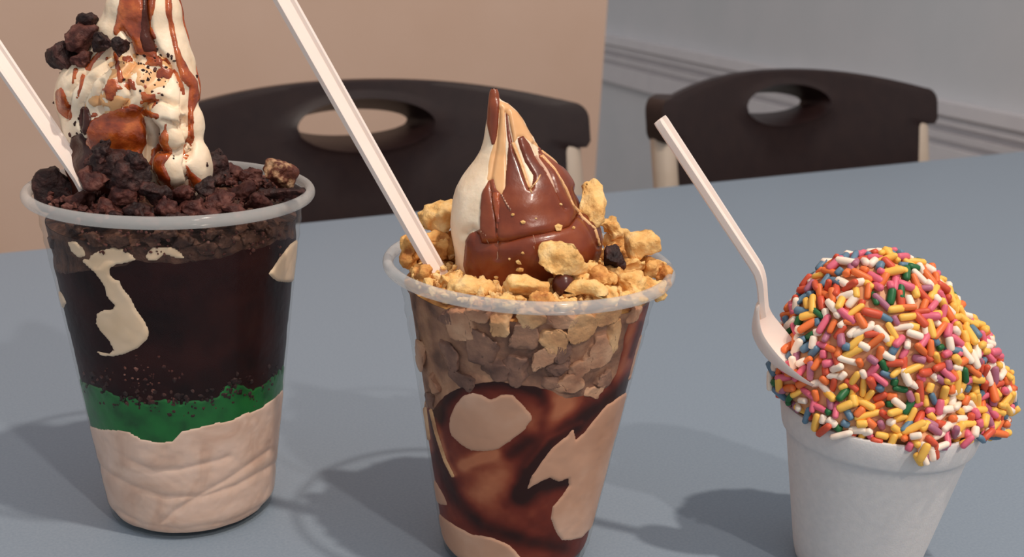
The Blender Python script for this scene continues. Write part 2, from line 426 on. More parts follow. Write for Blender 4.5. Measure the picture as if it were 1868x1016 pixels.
# ------------------------------------------------------------------ chairs
def make_chair(centre_top, ang, label):
    """stacking chair: centre_top = middle of the back's upper edge, ang = direction of its width in plan"""
    ztop = centre_top[2]
    LEAN = math.radians(13)
    w_dir = np.array([math.cos(ang), math.sin(ang)]); f_dir = np.array([w_dir[1], -w_dir[0]])   # facing the table
    YB = -.20                                                       # local y of the top of the back
    org = np.array(centre_top[:2]) - f_dir * YB
    root = thing('stacking_chair', (org[0], org[1], 0), label, 'chair', 'stacking chairs behind the table')
    root.rotation_euler = (0, 0, math.atan2(w_dir[1], w_dir[0]) )
    # local axes: x = width, -y = facing the table
    HW = .231
    def arc(x): return -.026 * (abs(x) / HW) ** 2.2
    # outline as polar function around the hand hole centre (x, h) where h is measured down from the top
    out = []
    for x in np.linspace(-HW + .016, HW - .016, 60): out.append((x, arc(x)))
    for t in np.linspace(0, 1, 8)[1:]:
        a = math.pi / 2 * t; out.append((HW - .016 + .016 * math.sin(a), arc(HW - .016) - .016 * (1 - math.cos(a))))
    out += [(HW, -.060), (HW - .004, -.066), (HW - .020, -.067), (HW - .024, -.071)]
    for h in np.linspace(-.09, -.32, 16): out.append((HW - .024 - .012 * (h + .09) / -.23, h))
    bl = [(-x, h) for x, h in out[60:]]
    for x in np.linspace(.195, -.195, 30): out.append((x, -.335 - .006 * (1 - (x / .2) ** 2)))
    out += bl[::-1]
    out = np.array(out)
    HC = np.array([0, -.040]); HA, HB = .068, .0215
    # hole sampled at matching angles
    rel = out - HC; th = np.arctan2(rel[:, 1] / HB, rel[:, 0] / HA)
    n = len(out)
    def bend(x): return -.045 * (x / HW) ** 2                       # ends come forward (towards -y)
    def P3(x, h, dy):
        return (x, -YB * 1.0 * 0 + YBl + bend(x) + dy - h * 0 + (h) * math.tan(LEAN) * 1.0, ztop + h)
    YBl = .20                                                       # back stands behind the seat (local +y)
    V = []; F = []
    K = 7
    def ring(pts, dy):
        for x, h in pts: V.append(P3(x, h, .030 if (dy == .010 and abs(x) > HW - .03 and h > -.068) else dy))
    hole_f = np.stack([HC[0] + HA * np.cos(th), HC[1] + HB * np.sin(th)], 1)
    hole_o = np.stack([HC[0] + (HA + .010) * np.cos(th), HC[1] + (HB + .008) * np.sin(th)], 1)
    hole_b = np.stack([HC[0] + (HA - .006) * np.cos(th), HC[1] - .003 + (HB - .0095) * np.sin(th)], 1)
    rings = []
    rings.append((hole_b, .038)); rings.append((hole_b, .036)); rings.append((hole_f, .004)); rings.append((hole_f * .7 + hole_o * .3, -.0035)); rings.append((hole_o, -.0005))
    for k in range(1, K + 1):
        t = k / K
        rings.append((hole_o * (1 - t) + out * t, 0 if k < K else .002))
    inn = HC + (out - HC) * 1.0
    rings.append((out, .010)); 
    for k in range(K - 1, -1, -1):
        t = k / K
        rings.append((hole_o * (1 - t) + out * t, .012))
    rings.append((hole_o, .038))
    for pts, dy in rings: ring(pts, dy)
    R_ = len(rings)
    for k in range(R_):
        a = k * n; b = ((k + 1) % R_) * n
        for j in range(n): F.append((a + j, a + (j + 1) % n, b + (j + 1) % n, b + j))
    me = mesh_from('backrest', V, F)
    bm = bmesh.new(); bm.from_mesh(me); bmesh.ops.recalc_face_normals(bm, faces=bm.faces); bm.to_mesh(me); bm.free()
    o = link('backrest', me, MT['chair_shell'], root); autosmooth(o, 35)
    for s in (-1, 1):
        # flattened beige post behind the ear, running down to the rear leg
        x = s * (HW - .0165)
        top = P3(x, -.050, .016)
        pts = [top, P3(x, -.068, .016), P3(x, -.16, .014), P3(x, -.30, .014), (s * (HW - .012), YBl - .095, .42), (s * (HW - .012), YBl - .06, .3), (s * (HW - .005), YBl - .01, .0)]
        V2, F2 = tube(pts, .0140, 14)
        oo = link('leg', mesh_from('leg', V2, F2), MT['chair_tube'], root); autosmooth(oo, 50); oo['label'] = 'beige metal rear leg and back post'
        V2, F2 = tube([(s * (HW - .012), YBl - .095, .415), (s * (HW - .014), -.14, .418), (s * (HW - .012), -.185, .40), (s * (HW - .005), -.215, .0)], .0105, 12)
        oo = link('leg', mesh_from('leg', V2, F2), MT['chair_tube'], root); autosmooth(oo, 50)
    # seat shell, dished
    nx, ny = 25, 25; V = []; F = []
    for lay in (0, 1):
        for i in range(nx):
            for j in range(ny):
                u = i / (nx - 1) * 2 - 1; v = j / (ny - 1) * 2 - 1
                k = (1 - .10 * max(0, abs(v) - .6) ** 2 * 6)
                V.append((u * .215 * k, -.02 + v * .20, .437 - .012 * (1 - u * u) * (1 - v * v) + (-.03 * max(0, -v - .75) ** 1 * 4 * .5) - lay * .009))
    def id_(l, i, j): return l * nx * ny + i * ny + j
    for i in range(nx - 1):
        for j in range(ny - 1):
            F.append((id_(0, i, j), id_(0, i + 1, j), id_(0, i + 1, j + 1), id_(0, i, j + 1)))
            F.append((id_(1, i, j), id_(1, i, j + 1), id_(1, i + 1, j + 1), id_(1, i + 1, j)))
    for i in range(nx - 1):
        F.append((id_(0, i, 0), id_(1, i, 0), id_(1, i + 1, 0), id_(0, i + 1, 0)))
        F.append((id_(0, i, ny - 1), id_(0, i + 1, ny - 1), id_(1, i + 1, ny - 1), id_(1, i, ny - 1)))
    for j in range(ny - 1):
        F.append((id_(0, 0, j), id_(0, 0, j + 1), id_(1, 0, j + 1), id_(1, 0, j)))
        F.append((id_(0, nx - 1, j), id_(1, nx - 1, j), id_(1, nx - 1, j + 1), id_(0, nx - 1, j + 1)))
    o = link('seat', mesh_from('seat', V, F), MT['chair_shell'], root); autosmooth(o, 40)
    return root
make_chair((-.154, 1.045, TZ + .082), math.radians(34), 'dark brown plastic stacking chair in front of the tan wall')
make_chair((.309, 1.352, TZ + .081), math.radians(34), 'dark brown plastic stacking chair in front of the grey wall with the rail')

# ------------------------------------------------------------------ cups
LC = np.array([-.1214, .3756, TZ]); MC = np.array([.0040, .3548, TZ]); FC = np.array([.1301, .3551, TZ])
def wall_radius(z, rb, rt, H):
    return rb + (rt - rb) * np.clip(z / H, 0, 1)
def clear_cup(C, rb, rt, H, R, label):
    root = thing('plastic_cup', C, label, 'cup', 'clear plastic sundae cups')
    prof = [(0.0, .0022), (rb * .8, .0018), (rb - .004, .0004), (rb - .0015, .0004), (rb - .0003, .0018), (rb + .0002, .004)]
    zs = np.linspace(.006, H - .004, 40)
    for z in zs:
        r = wall_radius(z, rb, rt, H)
        u = (H - z)
        if .004 < u < .026: r += .0005 * abs(math.sin(u / .0065 * math.pi)) ** 3     # stacking rings under the rim
        prof.append((r, z))
    prof.append((rt + .0006, H - .0025)); prof.append((R - .0020, H - .0022))
    V, F = lathe(prof, 128, C)
    part('cup_wall', V, F, MT['clear'], root)
    # rolled lip
    pr = []
    for k in range(14):
        a = 2 * math.pi * k / 14
        pr.append((R - .0018 + .0018 * math.cos(a), H + .0021 * math.sin(a)))
    V, F = lathe(pr, 128, C, close=True)
    part('rim', V, F, MT['clear_rim'], root)
    return root
L_RB, L_RT, L_H, RIM = .0305, .0447, .1224, .0490
M_RB, M_RT, M_H = .0268, .0437, .1078
cupL = clear_cup(LC, L_RB, L_RT, L_H, RIM, 'tall clear plastic cup holding the green-layered cookie sundae')
cupM = clear_cup(MC, M_RB, M_RT, M_H, RIM, 'clear plastic cup holding the chocolate-dipped sundae with golden crumble')
# foam cup
F_R, F_H, F_RB = .0347, .0629, .0217
foam = thing('foam_cup', FC, 'small white foam cup filled with sprinkle-covered ice cream', 'cup')
pr = [(0, .003), (F_RB - .004, .003), (F_RB - .003, 0), (F_RB - .0012, 0), (F_RB - .0002, .0012), (F_RB + .0006, .004)]
zb = F_H - .0105
rw = lambda z: F_RB + (F_R - .0012 - F_RB) * z / F_H
for z in np.linspace(.006, zb - .001, 14): pr.append((rw(z), z))
pr += [(rw(zb) + .0003, zb - .0006), (rw(zb) + .0012, zb + .0002), (rw(zb) + .0016, zb + .0012), (F_R, F_H - .0015), (F_R - .0004, F_H - .0003), (F_R - .0012, F_H), (F_R - .0022, F_H - .0004), (F_R - .0028, F_H - .002)]
for z in np.linspace(F_H - .006, .006, 8): pr.append((rw(z) - .0022, z))
pr.append((0, .006))
V, F = lathe(pr, 128, FC)
o = part('cup_body', V, F, MT['foam'], foam); autosmooth(o, 50)

# ------------------------------------------------------------------ cup fillings
def filling_grid(C, rb, rt, H, ztop, inset, nth=420, nz=190, bump=0., seed=0):
    zs = np.linspace(.0028, ztop, nz); th = np.linspace(0, 2 * math.pi, nth, endpoint=False)
    Z, T = np.meshgrid(zs, th, indexing='ij')
    R_ = wall_radius(Z, rb, rt, H) - inset
    R_ = R_ - .0014 * np.clip(1 - (Z - .0028) / .004, 0, 1) ** 2
    V = np.stack([C[0] + R_ * np.cos(T), C[1] + R_ * np.sin(T), C[2] + Z], -1).reshape(-1, 3)
    if bump:
        n = fbm(V, .006, seed, 3)
        V[:, 0] += np.cos(T).ravel() * np.minimum(n, 0.2) * bump; V[:, 1] += np.sin(T).ravel() * np.minimum(n, .2) * bump
    i, j = np.meshgrid(np.arange(nz - 1), np.arange(nth), indexing='ij')
    F = np.stack([i * nth + j, i * nth + (j + 1) % nth, (i + 1) * nth + (j + 1) % nth, (i + 1) * nth + j], -1).reshape(-1, 4)
    N = np.stack([np.cos(T), np.sin(T), 0 * T], -1).reshape(-1, 3)
    # the far side repeats the near side mirrored, so it is looked up there
    vdir = np.array([C[0] - CAM[0], C[1] - CAM[1]]); vdir /= np.linalg.norm(vdir)
    d = (V[:, :2] - C[:2]) @ vdir
    Vm = V.copy(); back = d > 0
    Vm[back, :2] -= 2 * d[back, None] * vdir
    q = proj(Vm)
    return V, F, N, q, (nz, nth)
PX = .38 / FPX * 1.0                                                  # metres per photo pixel at the cups
def top_cap(V, nth, nz, C, height, seed, rough, rings=26):
    """lumpy lid that closes a filling, starting from its last ring"""
    base = V[(nz - 1) * nth:]
    out = [base]
    for k in range(1, rings + 1):
        t = k / rings
        ring = base.copy()
        ring[:, :2] = C[:2] + (base[:, :2] - C[:2]) * (1 - t)
        ring[:, 2] = base[:, 2] + height * (1 - (1 - t) ** 2)
        ring[:, 2] += rough * fbm(ring, .007, seed, 3) * min(1, t * 3)
        out.append(ring)
    V2 = np.concatenate(out); n = nth; m = rings + 1
    i, j = np.meshgrid(np.arange(m - 1), np.arange(n), indexing='ij')
    F2 = np.stack([i * n + j, i * n + (j + 1) % n, (i + 1) * n + (j + 1) % n, (i + 1) * n + j], -1).reshape(-1, 4)
    return V2, F2

# ---- chunks
def ico(sub):
    bm = bmesh.new(); bmesh.ops.create_icosphere(bm, subdivisions=sub, radius=1)
    V = np.array([v.co[:] for v in bm.verts]); bm.verts.index_update()
    F = np.array([[v.index for v in f.verts] for f in bm.faces]); bm.free()
    return V, F
ICO3, ICO4, ICO1 = ico(3), ico(4), ico(1)
def chunk(centre, size, seed, rough=.10, cuts=7, blocky=.0, big=False, lumps=.0):
    """broken biscuit lump: sphere cut by random planes, turned, then roughened"""
    rng = np.random.RandomState(seed)
    V, F = ICO4; V = V.copy()
    blocky = blocky or rng.uniform(0, .5)
    if blocky:
        p = 2 + 6 * blocky
        V = V / (np.abs(V) ** p).sum(1, keepdims=True) ** (1 / p)
    for _ in range(cuts):
        n = rng.normal(size=3); n /= np.linalg.norm(n); d = rng.uniform(.45, .8)
        k = V @ n - d
        V = V - np.where(k > 0, k, 0)[:, None] * n * .96
    V /= np.abs(V).max(0)
    a, b, c = rng.uniform(-.35, .35, 3)
    Rm = np.array(Matrix.Rotation(a, 3, 'X') @ Matrix.Rotation(b, 3, 'Y') @ Matrix.Rotation(c * 2.5, 3, 'Z'))
    V = V @ Rm.T; V /= np.abs(V).max(0)
    V = V * (np.asarray(size) / 2)
    s = float(np.mean(size))
    N = normals_of(V, F)
    V = V + N * (fbm(V + seed * .31, s * .34, seed, 3) * rough * s * 1.3 + fbm(V + seed * .5, min(s * .16, .0016), seed + 3, 2) * .0007)[:, None]
    if lumps:
        V = V + N * (np.abs(vnoise(V + seed * .7, s * .22, seed + 5)) * lumps * s)[:, None]
    return V + np.asarray(centre), F
def px_size(w, h, Y, depth=None):
    k = (Y / math.cos(PITCH)) / FPX * .97
    return np.array([w * k, (depth if depth else (w + h) / 2) * k, h * k])

# =================================================================== LEFT SUNDAE
sundL = thing('cookie_sundae', LC + np.array([0, 0, .003]), 'vanilla sundae with green mint layer, dark cookie crumbs and caramel drizzle', 'sundae')
L_IN = .0009
V, F, N, q, (nz, nth) = filling_grid(LC, L_RB, L_RT, L_H, L_H - .009, L_IN, bump=.0004, seed=3)
nz3 = fbm(V, .0045, 11, 4)
sdc = sd_poly(q, [(20, 380), (600, 380), (580, 415), (545, 432), (500, 442), (450, 458), (400, 470), (330, 480), (250, 478), (170, 492), (110, 500), (70, 470)]) * PX + nz3 * .0016
V = V - N * (np.clip(sdc / .003, 0, 1) * .0008)[:, None]
part('dark_cookie_layer', V, F, MT['cookie_dark'], sundL)
V2, F2 = top_cap(V, nth, nz, LC, .010, 5, .004)
part('crumb_bed', V2, F2, MT['cookie_mid'], sundL)['kind'] = 'stuff'
# loose brown crumb band under the rim
sd = sdc
Vo, Fo = overlay(V, F, N, sd, .0002); part('crumb_layer', Vo, Fo, MT['cookie_mid'], sundL)
# green band
g_up = [(90, 640), (128, 655), (140, 690), (160, 700), (185, 710), (200, 715), (225, 730), (240, 722), (262, 735), (300, 730), (340, 733), (370, 732), (395, 725), (410, 705), (430, 697), (445, 705), (460, 712), (480, 700), (500, 685), (518, 668), (560, 645)]
g_lo = [(560, 680), (530, 700), (520, 705), (500, 725), (475, 743), (450, 752), (420, 765), (400, 768), (360, 780), (330, 787), (315, 805), (290, 806), (260, 800), (235, 785), (190, 782), (160, 775), (150, 760), (90, 740)]
sdg = sd_poly(q, g_up + [(x, y + 30) for x, y in g_lo]) * PX
speck = np.clip(sdg, 0, .004) < .004
sd = sdg + nz3 * .0012 * (sdg < .006) - .0016 * (vnoise(V, .0016, 21) > .55) * (sdg < .007)
Vo, Fo = overlay(V, F, N, sd, .0002, .0002); part('green_mint_layer', Vo, Fo, MT['green'], sundL)['label'] = 'green mint syrup layer'
sd = sd_poly(q, g_lo[::-1] + [(620, 680), (620, 1100), (60, 1100), (60, 740)]) * PX + nz3 * .0005
# spoon strokes left in the cream: shallow grooves
w = sd_union([sd_line(q, l, 13) for l in ([(175, 840), (200, 862), (240, 885), (300, 905), (370, 905), (430, 885), (500, 845)], [(240, 840), (280, 858), (330, 855), (400, 838), (415, 832)],
     [(285, 960), (320, 930), (360, 905), (420, 870), (490, 820)], [(215, 930), (260, 955), (330, 965), (420, 950), (490, 915)])])
Vb = V - N * ((np.clip(w, 0, 13) / 13) ** 2 * .0006)[:, None]
Vo, Fo = overlay(Vb, F, N, sd, .0003, .0004); part('white_cream_layer', Vo, Fo, MT['cream_base'], sundL)['label'] = 'pinkish white cream layer at the bottom'
patches = [
 [(121, 442), (135, 440), (150, 455), (153, 468), (141, 471), (128, 460)],
 [(162, 468), (180, 458), (205, 452), (225, 456), (240, 465), (250, 474), (230, 479), (212, 482), (200, 488), (199, 500), (208, 510), (218, 512), (222, 525), (235, 540), (248, 565), (262, 585), (272, 605), (268, 620), (250, 635), (228, 645), (205, 650), (185, 648), (179, 642), (200, 645), (208, 638), (200, 622), (185, 605), (176, 590), (178, 572), (190, 566), (205, 565), (210, 558), (195, 540), (190, 520), (180, 505), (172, 495), (150, 480), (146, 473), (160, 475)],
 [(265, 467), (280, 450), (300, 446), (320, 455), (332, 465), (338, 473), (320, 470), (300, 465), (285, 475), (270, 475)],
 [(490, 500), (510, 470), (530, 445), (545, 436), (560, 460), (555, 505), (525, 515), (505, 512)],
 [(85, 505), (97, 508), (105, 525), (115, 540), (120, 552), (112, 570), (100, 565)]]
for p in patches:
    sd = sd_poly(q, p) * PX + nz3 * .00025
    Vo, Fo = overlay(V, F, N, sd, .0003, .0004)
    skin_parts('cream_streak', Vo, Fo, MT['cream_patch'], sundL)

# soft serve of the left sundae: folded lobes around a column
def blob_field(blobs, lo, hi, h, k):
    g = [np.arange(lo[i], hi[i], h) for i in range(3)]
    X, Y_, Z = np.meshgrid(*g, indexing='ij')
    f = None
    for c, r in blobs:
        r = np.asarray(r, float)
        d = np.sqrt(((X - c[0]) / r[0]) ** 2 + ((Y_ - c[1]) / r[1]) ** 2 + ((Z - c[2]) / r[2]) ** 2)
        s = (d - 1) * r.min()
        f = s if f is None else smin(f, s, k)
    return f
def pblob(x, y, rx, rz, dY, C, ry=None):
    Y = C[1] + dY; k = (Y / math.cos(PITCH)) / FPX
    return (at(x, y, Y), (rx * k, (ry if ry else (rx + rz) / 2) * k, rz * k))
bl = []
for (x, y, rx, rz, dY) in [
    (262, -95, 14, 26, 0), (262, -60, 28, 42, 0), (262, -20, 46, 50, 0), (262, 25, 62, 56, 0), (258, 70, 76, 52, 0), (240, 115, 84, 50, .001),
    (180, 165, 66, 58, -.004), (145, 185, 40, 52, -.001), (235, 160, 80, 62, -.006), (305, 120, 44, 60, -.002), (318, 165, 40, 58, -.004),
    (300, 185, 36, 34, -.012), (230, 225, 88, 62, -.003), (160, 230, 42, 58, -.002), (165, 285, 40, 60, -.001),
    (308, 210, 28, 24, -.016), (320, 250, 26, 28, -.015), (316, 305, 30, 34, -.015), (352, 226, 20, 34, -.006), (362, 302, 22, 44, -.008),
    (240, 300, 100, 80, .0), (250, 350, 110, 50, .0)]:
    bl.append(pblob(x, y, rx, rz, dY, LC))
lo = LC + np.array([-.040, -.036, .098]); hi = LC + np.array([.040, .036, .216])
V, F = surface_nets(blob_field(bl, lo, hi, .0007, .0016), lo, .0007)
V = smooth_mesh(V, F, 3)
N = normals_of(V, F); V = V + N * (fbm(V, .006, 8, 2) * .0005)[:, None]
Vm = V.copy(); bk = Vm[:, 1] > LC[1]; Vm[bk, 1] = 2 * LC[1] - Vm[bk, 1]
q = proj(Vm)
fold = sd_union([sd_line(q, l, 9) for l in ([(208, 92), (160, 122), (126, 165), (120, 215)], [(205, 112), (165, 145), (150, 190), (148, 230)], [(290, 95), (322, 130), (337, 165), (335, 200)], [(258, 208), (266, 190), (292, 180), (325, 192)],
    [(262, 222), (276, 250), (268, 295)], [(334, 215), (346, 260), (339, 300), (347, 338)], [(296, 222), (330, 232), (345, 226)], [(298, 276), (325, 278), (338, 270)], [(225, 55), (240, 80), (250, 110), (230, 135)], [(185, 150), (175, 180), (185, 205)], [(232, 150), (240, 175), (228, 195)], [(268, 0), (274, 60), (290, 100)])])
V = V - normals_of(V, F) * ((np.clip(fold, 0, 9) / 9) ** 1.5 * .0022)[:, None]
soft = part('soft_serve', V, F, MT['cream'], sundL)
N = normals_of(V, F)
Vm = V.copy(); bk = Vm[:, 1] > LC[1]; Vm[bk, 1] = 2 * LC[1] - Vm[bk, 1]
q = proj(Vm); wig = fbm(V, .004, 31, 3)
car = [
 [(220, -130), (252, -130), (262, 0), (266, 40), (270, 75), (284, 82), (284, 106), (250, 100), (240, 72), (225, 54), (212, 64), (203, 62), (210, 40), (218, 8)],
 [(152, 235), (172, 215), (198, 202), (232, 192), (258, 202), (268, 225), (266, 262), (258, 290), (215, 296), (176, 285), (160, 262)],
 [(300, 218), (307, 225), (308, 260), (313, 280), (300, 300), (306, 320), (320, 345), (332, 356), (300, 346), (278, 312), (268, 300), (275, 275), (290, 255), (297, 235)],
 [(100, 165), (112, 158), (124, 180), (131, 205), (126, 218), (108, 205)],
 [(276, -130), (284, -130), (284, 10), (276, 45), (284, 70), (276, 75), (268, 40), (270, 0)]]
for p in car:
    Vo, Fo = overlay(V, F, N, sd_poly(q, p) * PX + wig * .0013, .0007); skin_parts('caramel_drizzle', Vo, Fo, MT['caramel'], soft)
drk = [
 [(252, -130), (276, -130), (270, 0), (272, 40), (280, 75), (286, 96), (262, 98), (252, 70), (256, 30), (258, 0)],
 [(297, -130), (309, -130), (313, 20), (320, 60), (330, 100), (345, 128), (360, 148), (362, 180), (354, 205), (352, 232), (356, 250), (346, 272), (342, 300), (347, 310), (372, 330), (380, 338), (365, 348), (345, 342), (338, 300), (338, 265), (344, 240), (342, 190), (346, 160), (330, 145), (322, 120), (312, 70), (303, 30)],
 [(132, 250), (150, 240), (160, 265), (180, 285), (215, 296), (258, 292), (272, 320), (262, 360), (120, 360), (118, 300)],
 [(148, 196), (160, 196), (167, 212), (165, 240), (155, 250), (146, 238), (143, 212)]]
for p in drk:
    Vo, Fo = overlay(V, F, N, sd_poly(q, p) * PX + wig * .0006, .0008, .0001); skin_parts('fudge_drizzle', Vo, Fo, MT['fudge_dark'] if p[0][0] != 297 else MT['caramel'], soft)
# patchy stains where sauce has run thin
reg = sd_poly(q, [(190, 105), (250, 98), (305, 105), (318, 130), (300, 160), (285, 190), (262, 215), (225, 212), (190, 208), (165, 215), (150, 190), (190, 160), (205, 130)]) * PX
n1 = fbm(V, .0042, 61, 3); n2 = fbm(V, .0036, 67, 3)
Vo, Fo = overlay(V, F, N, np.minimum(reg, (n1 + .02) * .005), .0002, .0001); skin_parts('thin_caramel', Vo, Fo, MT['tan_pale'], soft)
Vo, Fo = overlay(V, F, N, np.minimum(reg, (n2 - .14) * .005), .0003, .0002); skin_parts('caramel_drizzle', Vo, Fo, MT['caramel'], soft)
for l, w_ in (([(152, 138), (147, 158), (141, 178)], 2.5), ([(138, 128), (133, 150)], 3.5), ([(212, 100), (216, 125), (220, 146)], 5), ([(190, 88), (172, 108), (160, 125)], 4), ([(318, 128), (330, 150), (334, 172)], 3), ([(240, 195), (262, 205), (285, 212)], 6)):
    Vo, Fo = overlay(V, F, N, sd_line(q, l, w_) * PX + wig * .0004, .0003, .0002); skin_parts('caramel_drizzle', Vo, Fo, MT['caramel'], soft)
softV_L, softN_L = V, N

# cookie chunks of the left sundae; (x, y, w, h, dY from the cup axis, kind, blocky)
GL = 'chocolate cookie chunks on the green-layered sundae'
LAB = {'top': 'dark chocolate cookie chunk stuck high on the vanilla soft serve', 'rim': 'chocolate cookie chunk heaped inside the rim of the tall cup'}
def loose_chunk(name, x, y, w, h, Y, seed, mat, label, group, depth=None, **kw):
    c = at(x, y, Y)
    V, F = chunk(c, px_size(w, h, Y, depth), seed, **kw)
    o = single(name, V, F, mat, (c[0], c[1], V[:, 2].min()))
    return tag(o, label, 'cookie chunk', group)
TOPL = ['big dark cookie chunk jutting out farthest from the vanilla soft serve', 'pale-flecked brown cookie chunk on top of the jutting dark chunk', 'small dark cookie bit perched highest on the soft serve lump',
        'dark cookie chunk touching the foot of the soft serve column', 'small dark cookie bit pressed onto the soft serve column beside the caramel streak', 'flat brown cookie bit under the pale-flecked chunk on the soft serve']
tops = [(112, 105, 62, 52, -.006, 'cookie_black'), (150, 72, 52, 50, -.008, 'cookie_chunk'), (158, 42, 32, 30, -.006, 'cookie_black'), (188, 76, 34, 34, -.014, 'cookie_black'), (218, 86, 30, 28, -.019, 'cookie_black'), (152, 108, 34, 26, -.012, 'cookie_chunk')]
for i, (x, y, w, h, dY, k) in enumerate(tops):
    loose_chunk('cookie_chunk', x, y, w * 1.16, h * 1.12, LC[1] + dY, 100 + i, MT[k], TOPL[i], GL)
o = loose_chunk('cookie_chunk', 108, 342, 96, 88, LC[1] - .004, 120, MT['cookie_black'], 'large black cookie piece leaning over the cup rim beside the spoon', None, big=True, rough=.09, blocky=.7, cuts=2, lumps=.05)
o = loose_chunk('cookie_chunk', 510, 320, 70, 58, LC[1] + .004, 121, MT['cookie_cream'], 'square brown cookie chunk with cream flecks at the cup rim', None, big=True, rough=.04, blocky=1., cuts=2)
o = loose_chunk('cookie_chunk', 512, 352, 84, 20, LC[1] - .002, 122, MT['cookie_black'], 'flat dark cookie wafer lying under the cream-flecked chunk', None, rough=.04, blocky=.5, cuts=2, depth=60)
RIML = {(1, False, False): 'black cookie chunk piled against the foot of the vanilla soft serve', (0, False, False): 'reddish brown cookie chunk in the heap around the vanilla soft serve',
        (1, True, False): 'tall black cookie chunk standing behind the vanilla soft serve', (0, True, False): 'brown cookie chunk between the soft serve and the cream-flecked square chunk',
        (0, False, True): 'reddish brown cookie chunk along the inside of the tall cup rim', (1, False, True): 'black cookie chunk along the inside of the tall cup rim'}
rest = [(176, 304, 40, 56, -.020, 1), (186, 276, 36, 40, -.026, 1), (250, 290, 40, 34, -.028, 1), (205, 312, 84, 66, -.024, 1), (245, 318, 70, 56, -.027, 1), (175, 330, 60, 44, -.027, 0), (400, 300, 56, 72, .010, 1), (420, 318, 46, 36, .012, 0), (452, 318, 50, 30, .014, 0),
        (440, 350, 50, 40, -.010, 0), (398, 366, 52, 40, -.022, 0), (352, 380, 56, 40, -.030, 0), (302, 378, 54, 42, -.032, 0), (252, 384, 56, 38, -.033, 1), (196, 378, 62, 42, -.030, 0),
        (150, 372, 56, 40, -.022, 0), (330, 354, 46, 32, -.025, 0), (472, 368, 48, 30, -.016, 0), (282, 350, 56, 40, -.029, 1), (376, 344, 42, 32, -.020, 1), (430, 386, 50, 28, -.028, 0),
        (222, 352, 50, 40, -.030, 0), (380, 392, 46, 26, -.034, 0), (320, 398, 44, 24, -.038, 1), (270, 402, 46, 22, -.0385, 0), (205, 400, 46, 24, -.036, 1), (150, 394, 40, 24, -.030, 0)]
for i, (x, y, w, h, dY, k) in enumerate(rest):
    loose_chunk('cookie_chunk', x, y, w, h, LC[1] + dY, 140 + i, MT['cookie_black' if k else 'cookie_chunk'], RIML[(k, dY > 0, dY < -.0295)], GL, rough=.12, lumps=.08)
def crumbs(name, spots, sizes, mat, parent, seed, keep=None):
    """fine crumbs joined in one mesh"""
    rng = np.random.RandomState(seed); Vs = []; Fs = []; n = 0
    for c, s in zip(spots, sizes):
        V = ICO1[0] * rng.uniform(.6, 1.25, (len(ICO1[0]), 1)) * rng.uniform(.6, 1.2, 3) * s
        V = V + c
        if keep:                                                     # stay inside the cup (centre, radii, height)
            C_, rb_, rt_, H_ = keep; rel = V[:, :2] - C_[:2]; r = np.hypot(rel[:, 0], rel[:, 1])
            k = np.minimum(1, (wall_radius(V[:, 2] - C_[2], rb_, rt_, H_) - .0003) / r); V[:, :2] = C_[:2] + rel * k[:, None]
        Vs.append(V); Fs.append(ICO1[1] + n); n += len(V)
    o = part(name, np.concatenate(Vs), np.concatenate(Fs), mat, parent, smooth=False); o['kind'] = 'stuff'
    return o
rng = np.random.RandomState(7)
sp = []; sz = []
for _ in range(520):                                                 # crumbs over the heap
    a = rng.uniform(0, 2 * math.pi); r = math.sqrt(rng.uniform(.15, 1)) * .0415
    sp.append(LC + np.array([r * math.cos(a), r * math.sin(a), L_H - .004 + .009 * (1 - r / .0415) + rng.uniform(0, .004)])); sz.append(rng.uniform(.0006, .0017))
crumbs('crumbs', sp, sz, MT['cookie_chunk'], sundL, 8)
sp = []; sz = []
ql = proj(softV_L); front = (softN_L[:, 1] < .15)
for _ in range(420):                                                 # dust on the soft serve
    i = rng.randint(len(ql))
    if not front[i]: continue
    x, y = ql[i]; pr_ = math.exp(-((x - 265) / 55) ** 2 - ((y - 140) / 45) ** 2) + .6 * math.exp(-((x - 150) / 30) ** 2 - ((y - 255) / 50) ** 2) + .35 * (y > 280) + .03
    if rng.uniform() < pr_ * 1.4:
        sp.append(softV_L[i]); sz.append(rng.uniform(.0003, .0009))
for _ in range(16000):
    i = rng.randint(len(ql)); x, y = ql[i]
    if front[i] and rng.uniform() < math.exp(-((x - 275) / 34) ** 2 - ((y - 112) / 15) ** 2) * .5 + math.exp(-((x - 285) / 40) ** 2 - ((y - 140) / 26) ** 2) * .14 + math.exp(-((x - 150) / 22) ** 2 - ((y - 270) / 40) ** 2) * .3:
        sp.append(softV_L[i]); sz.append(rng.uniform(.0003, .0008))
crumbs('crumbs', sp, sz, MT['cookie_black'], sundL, 9)

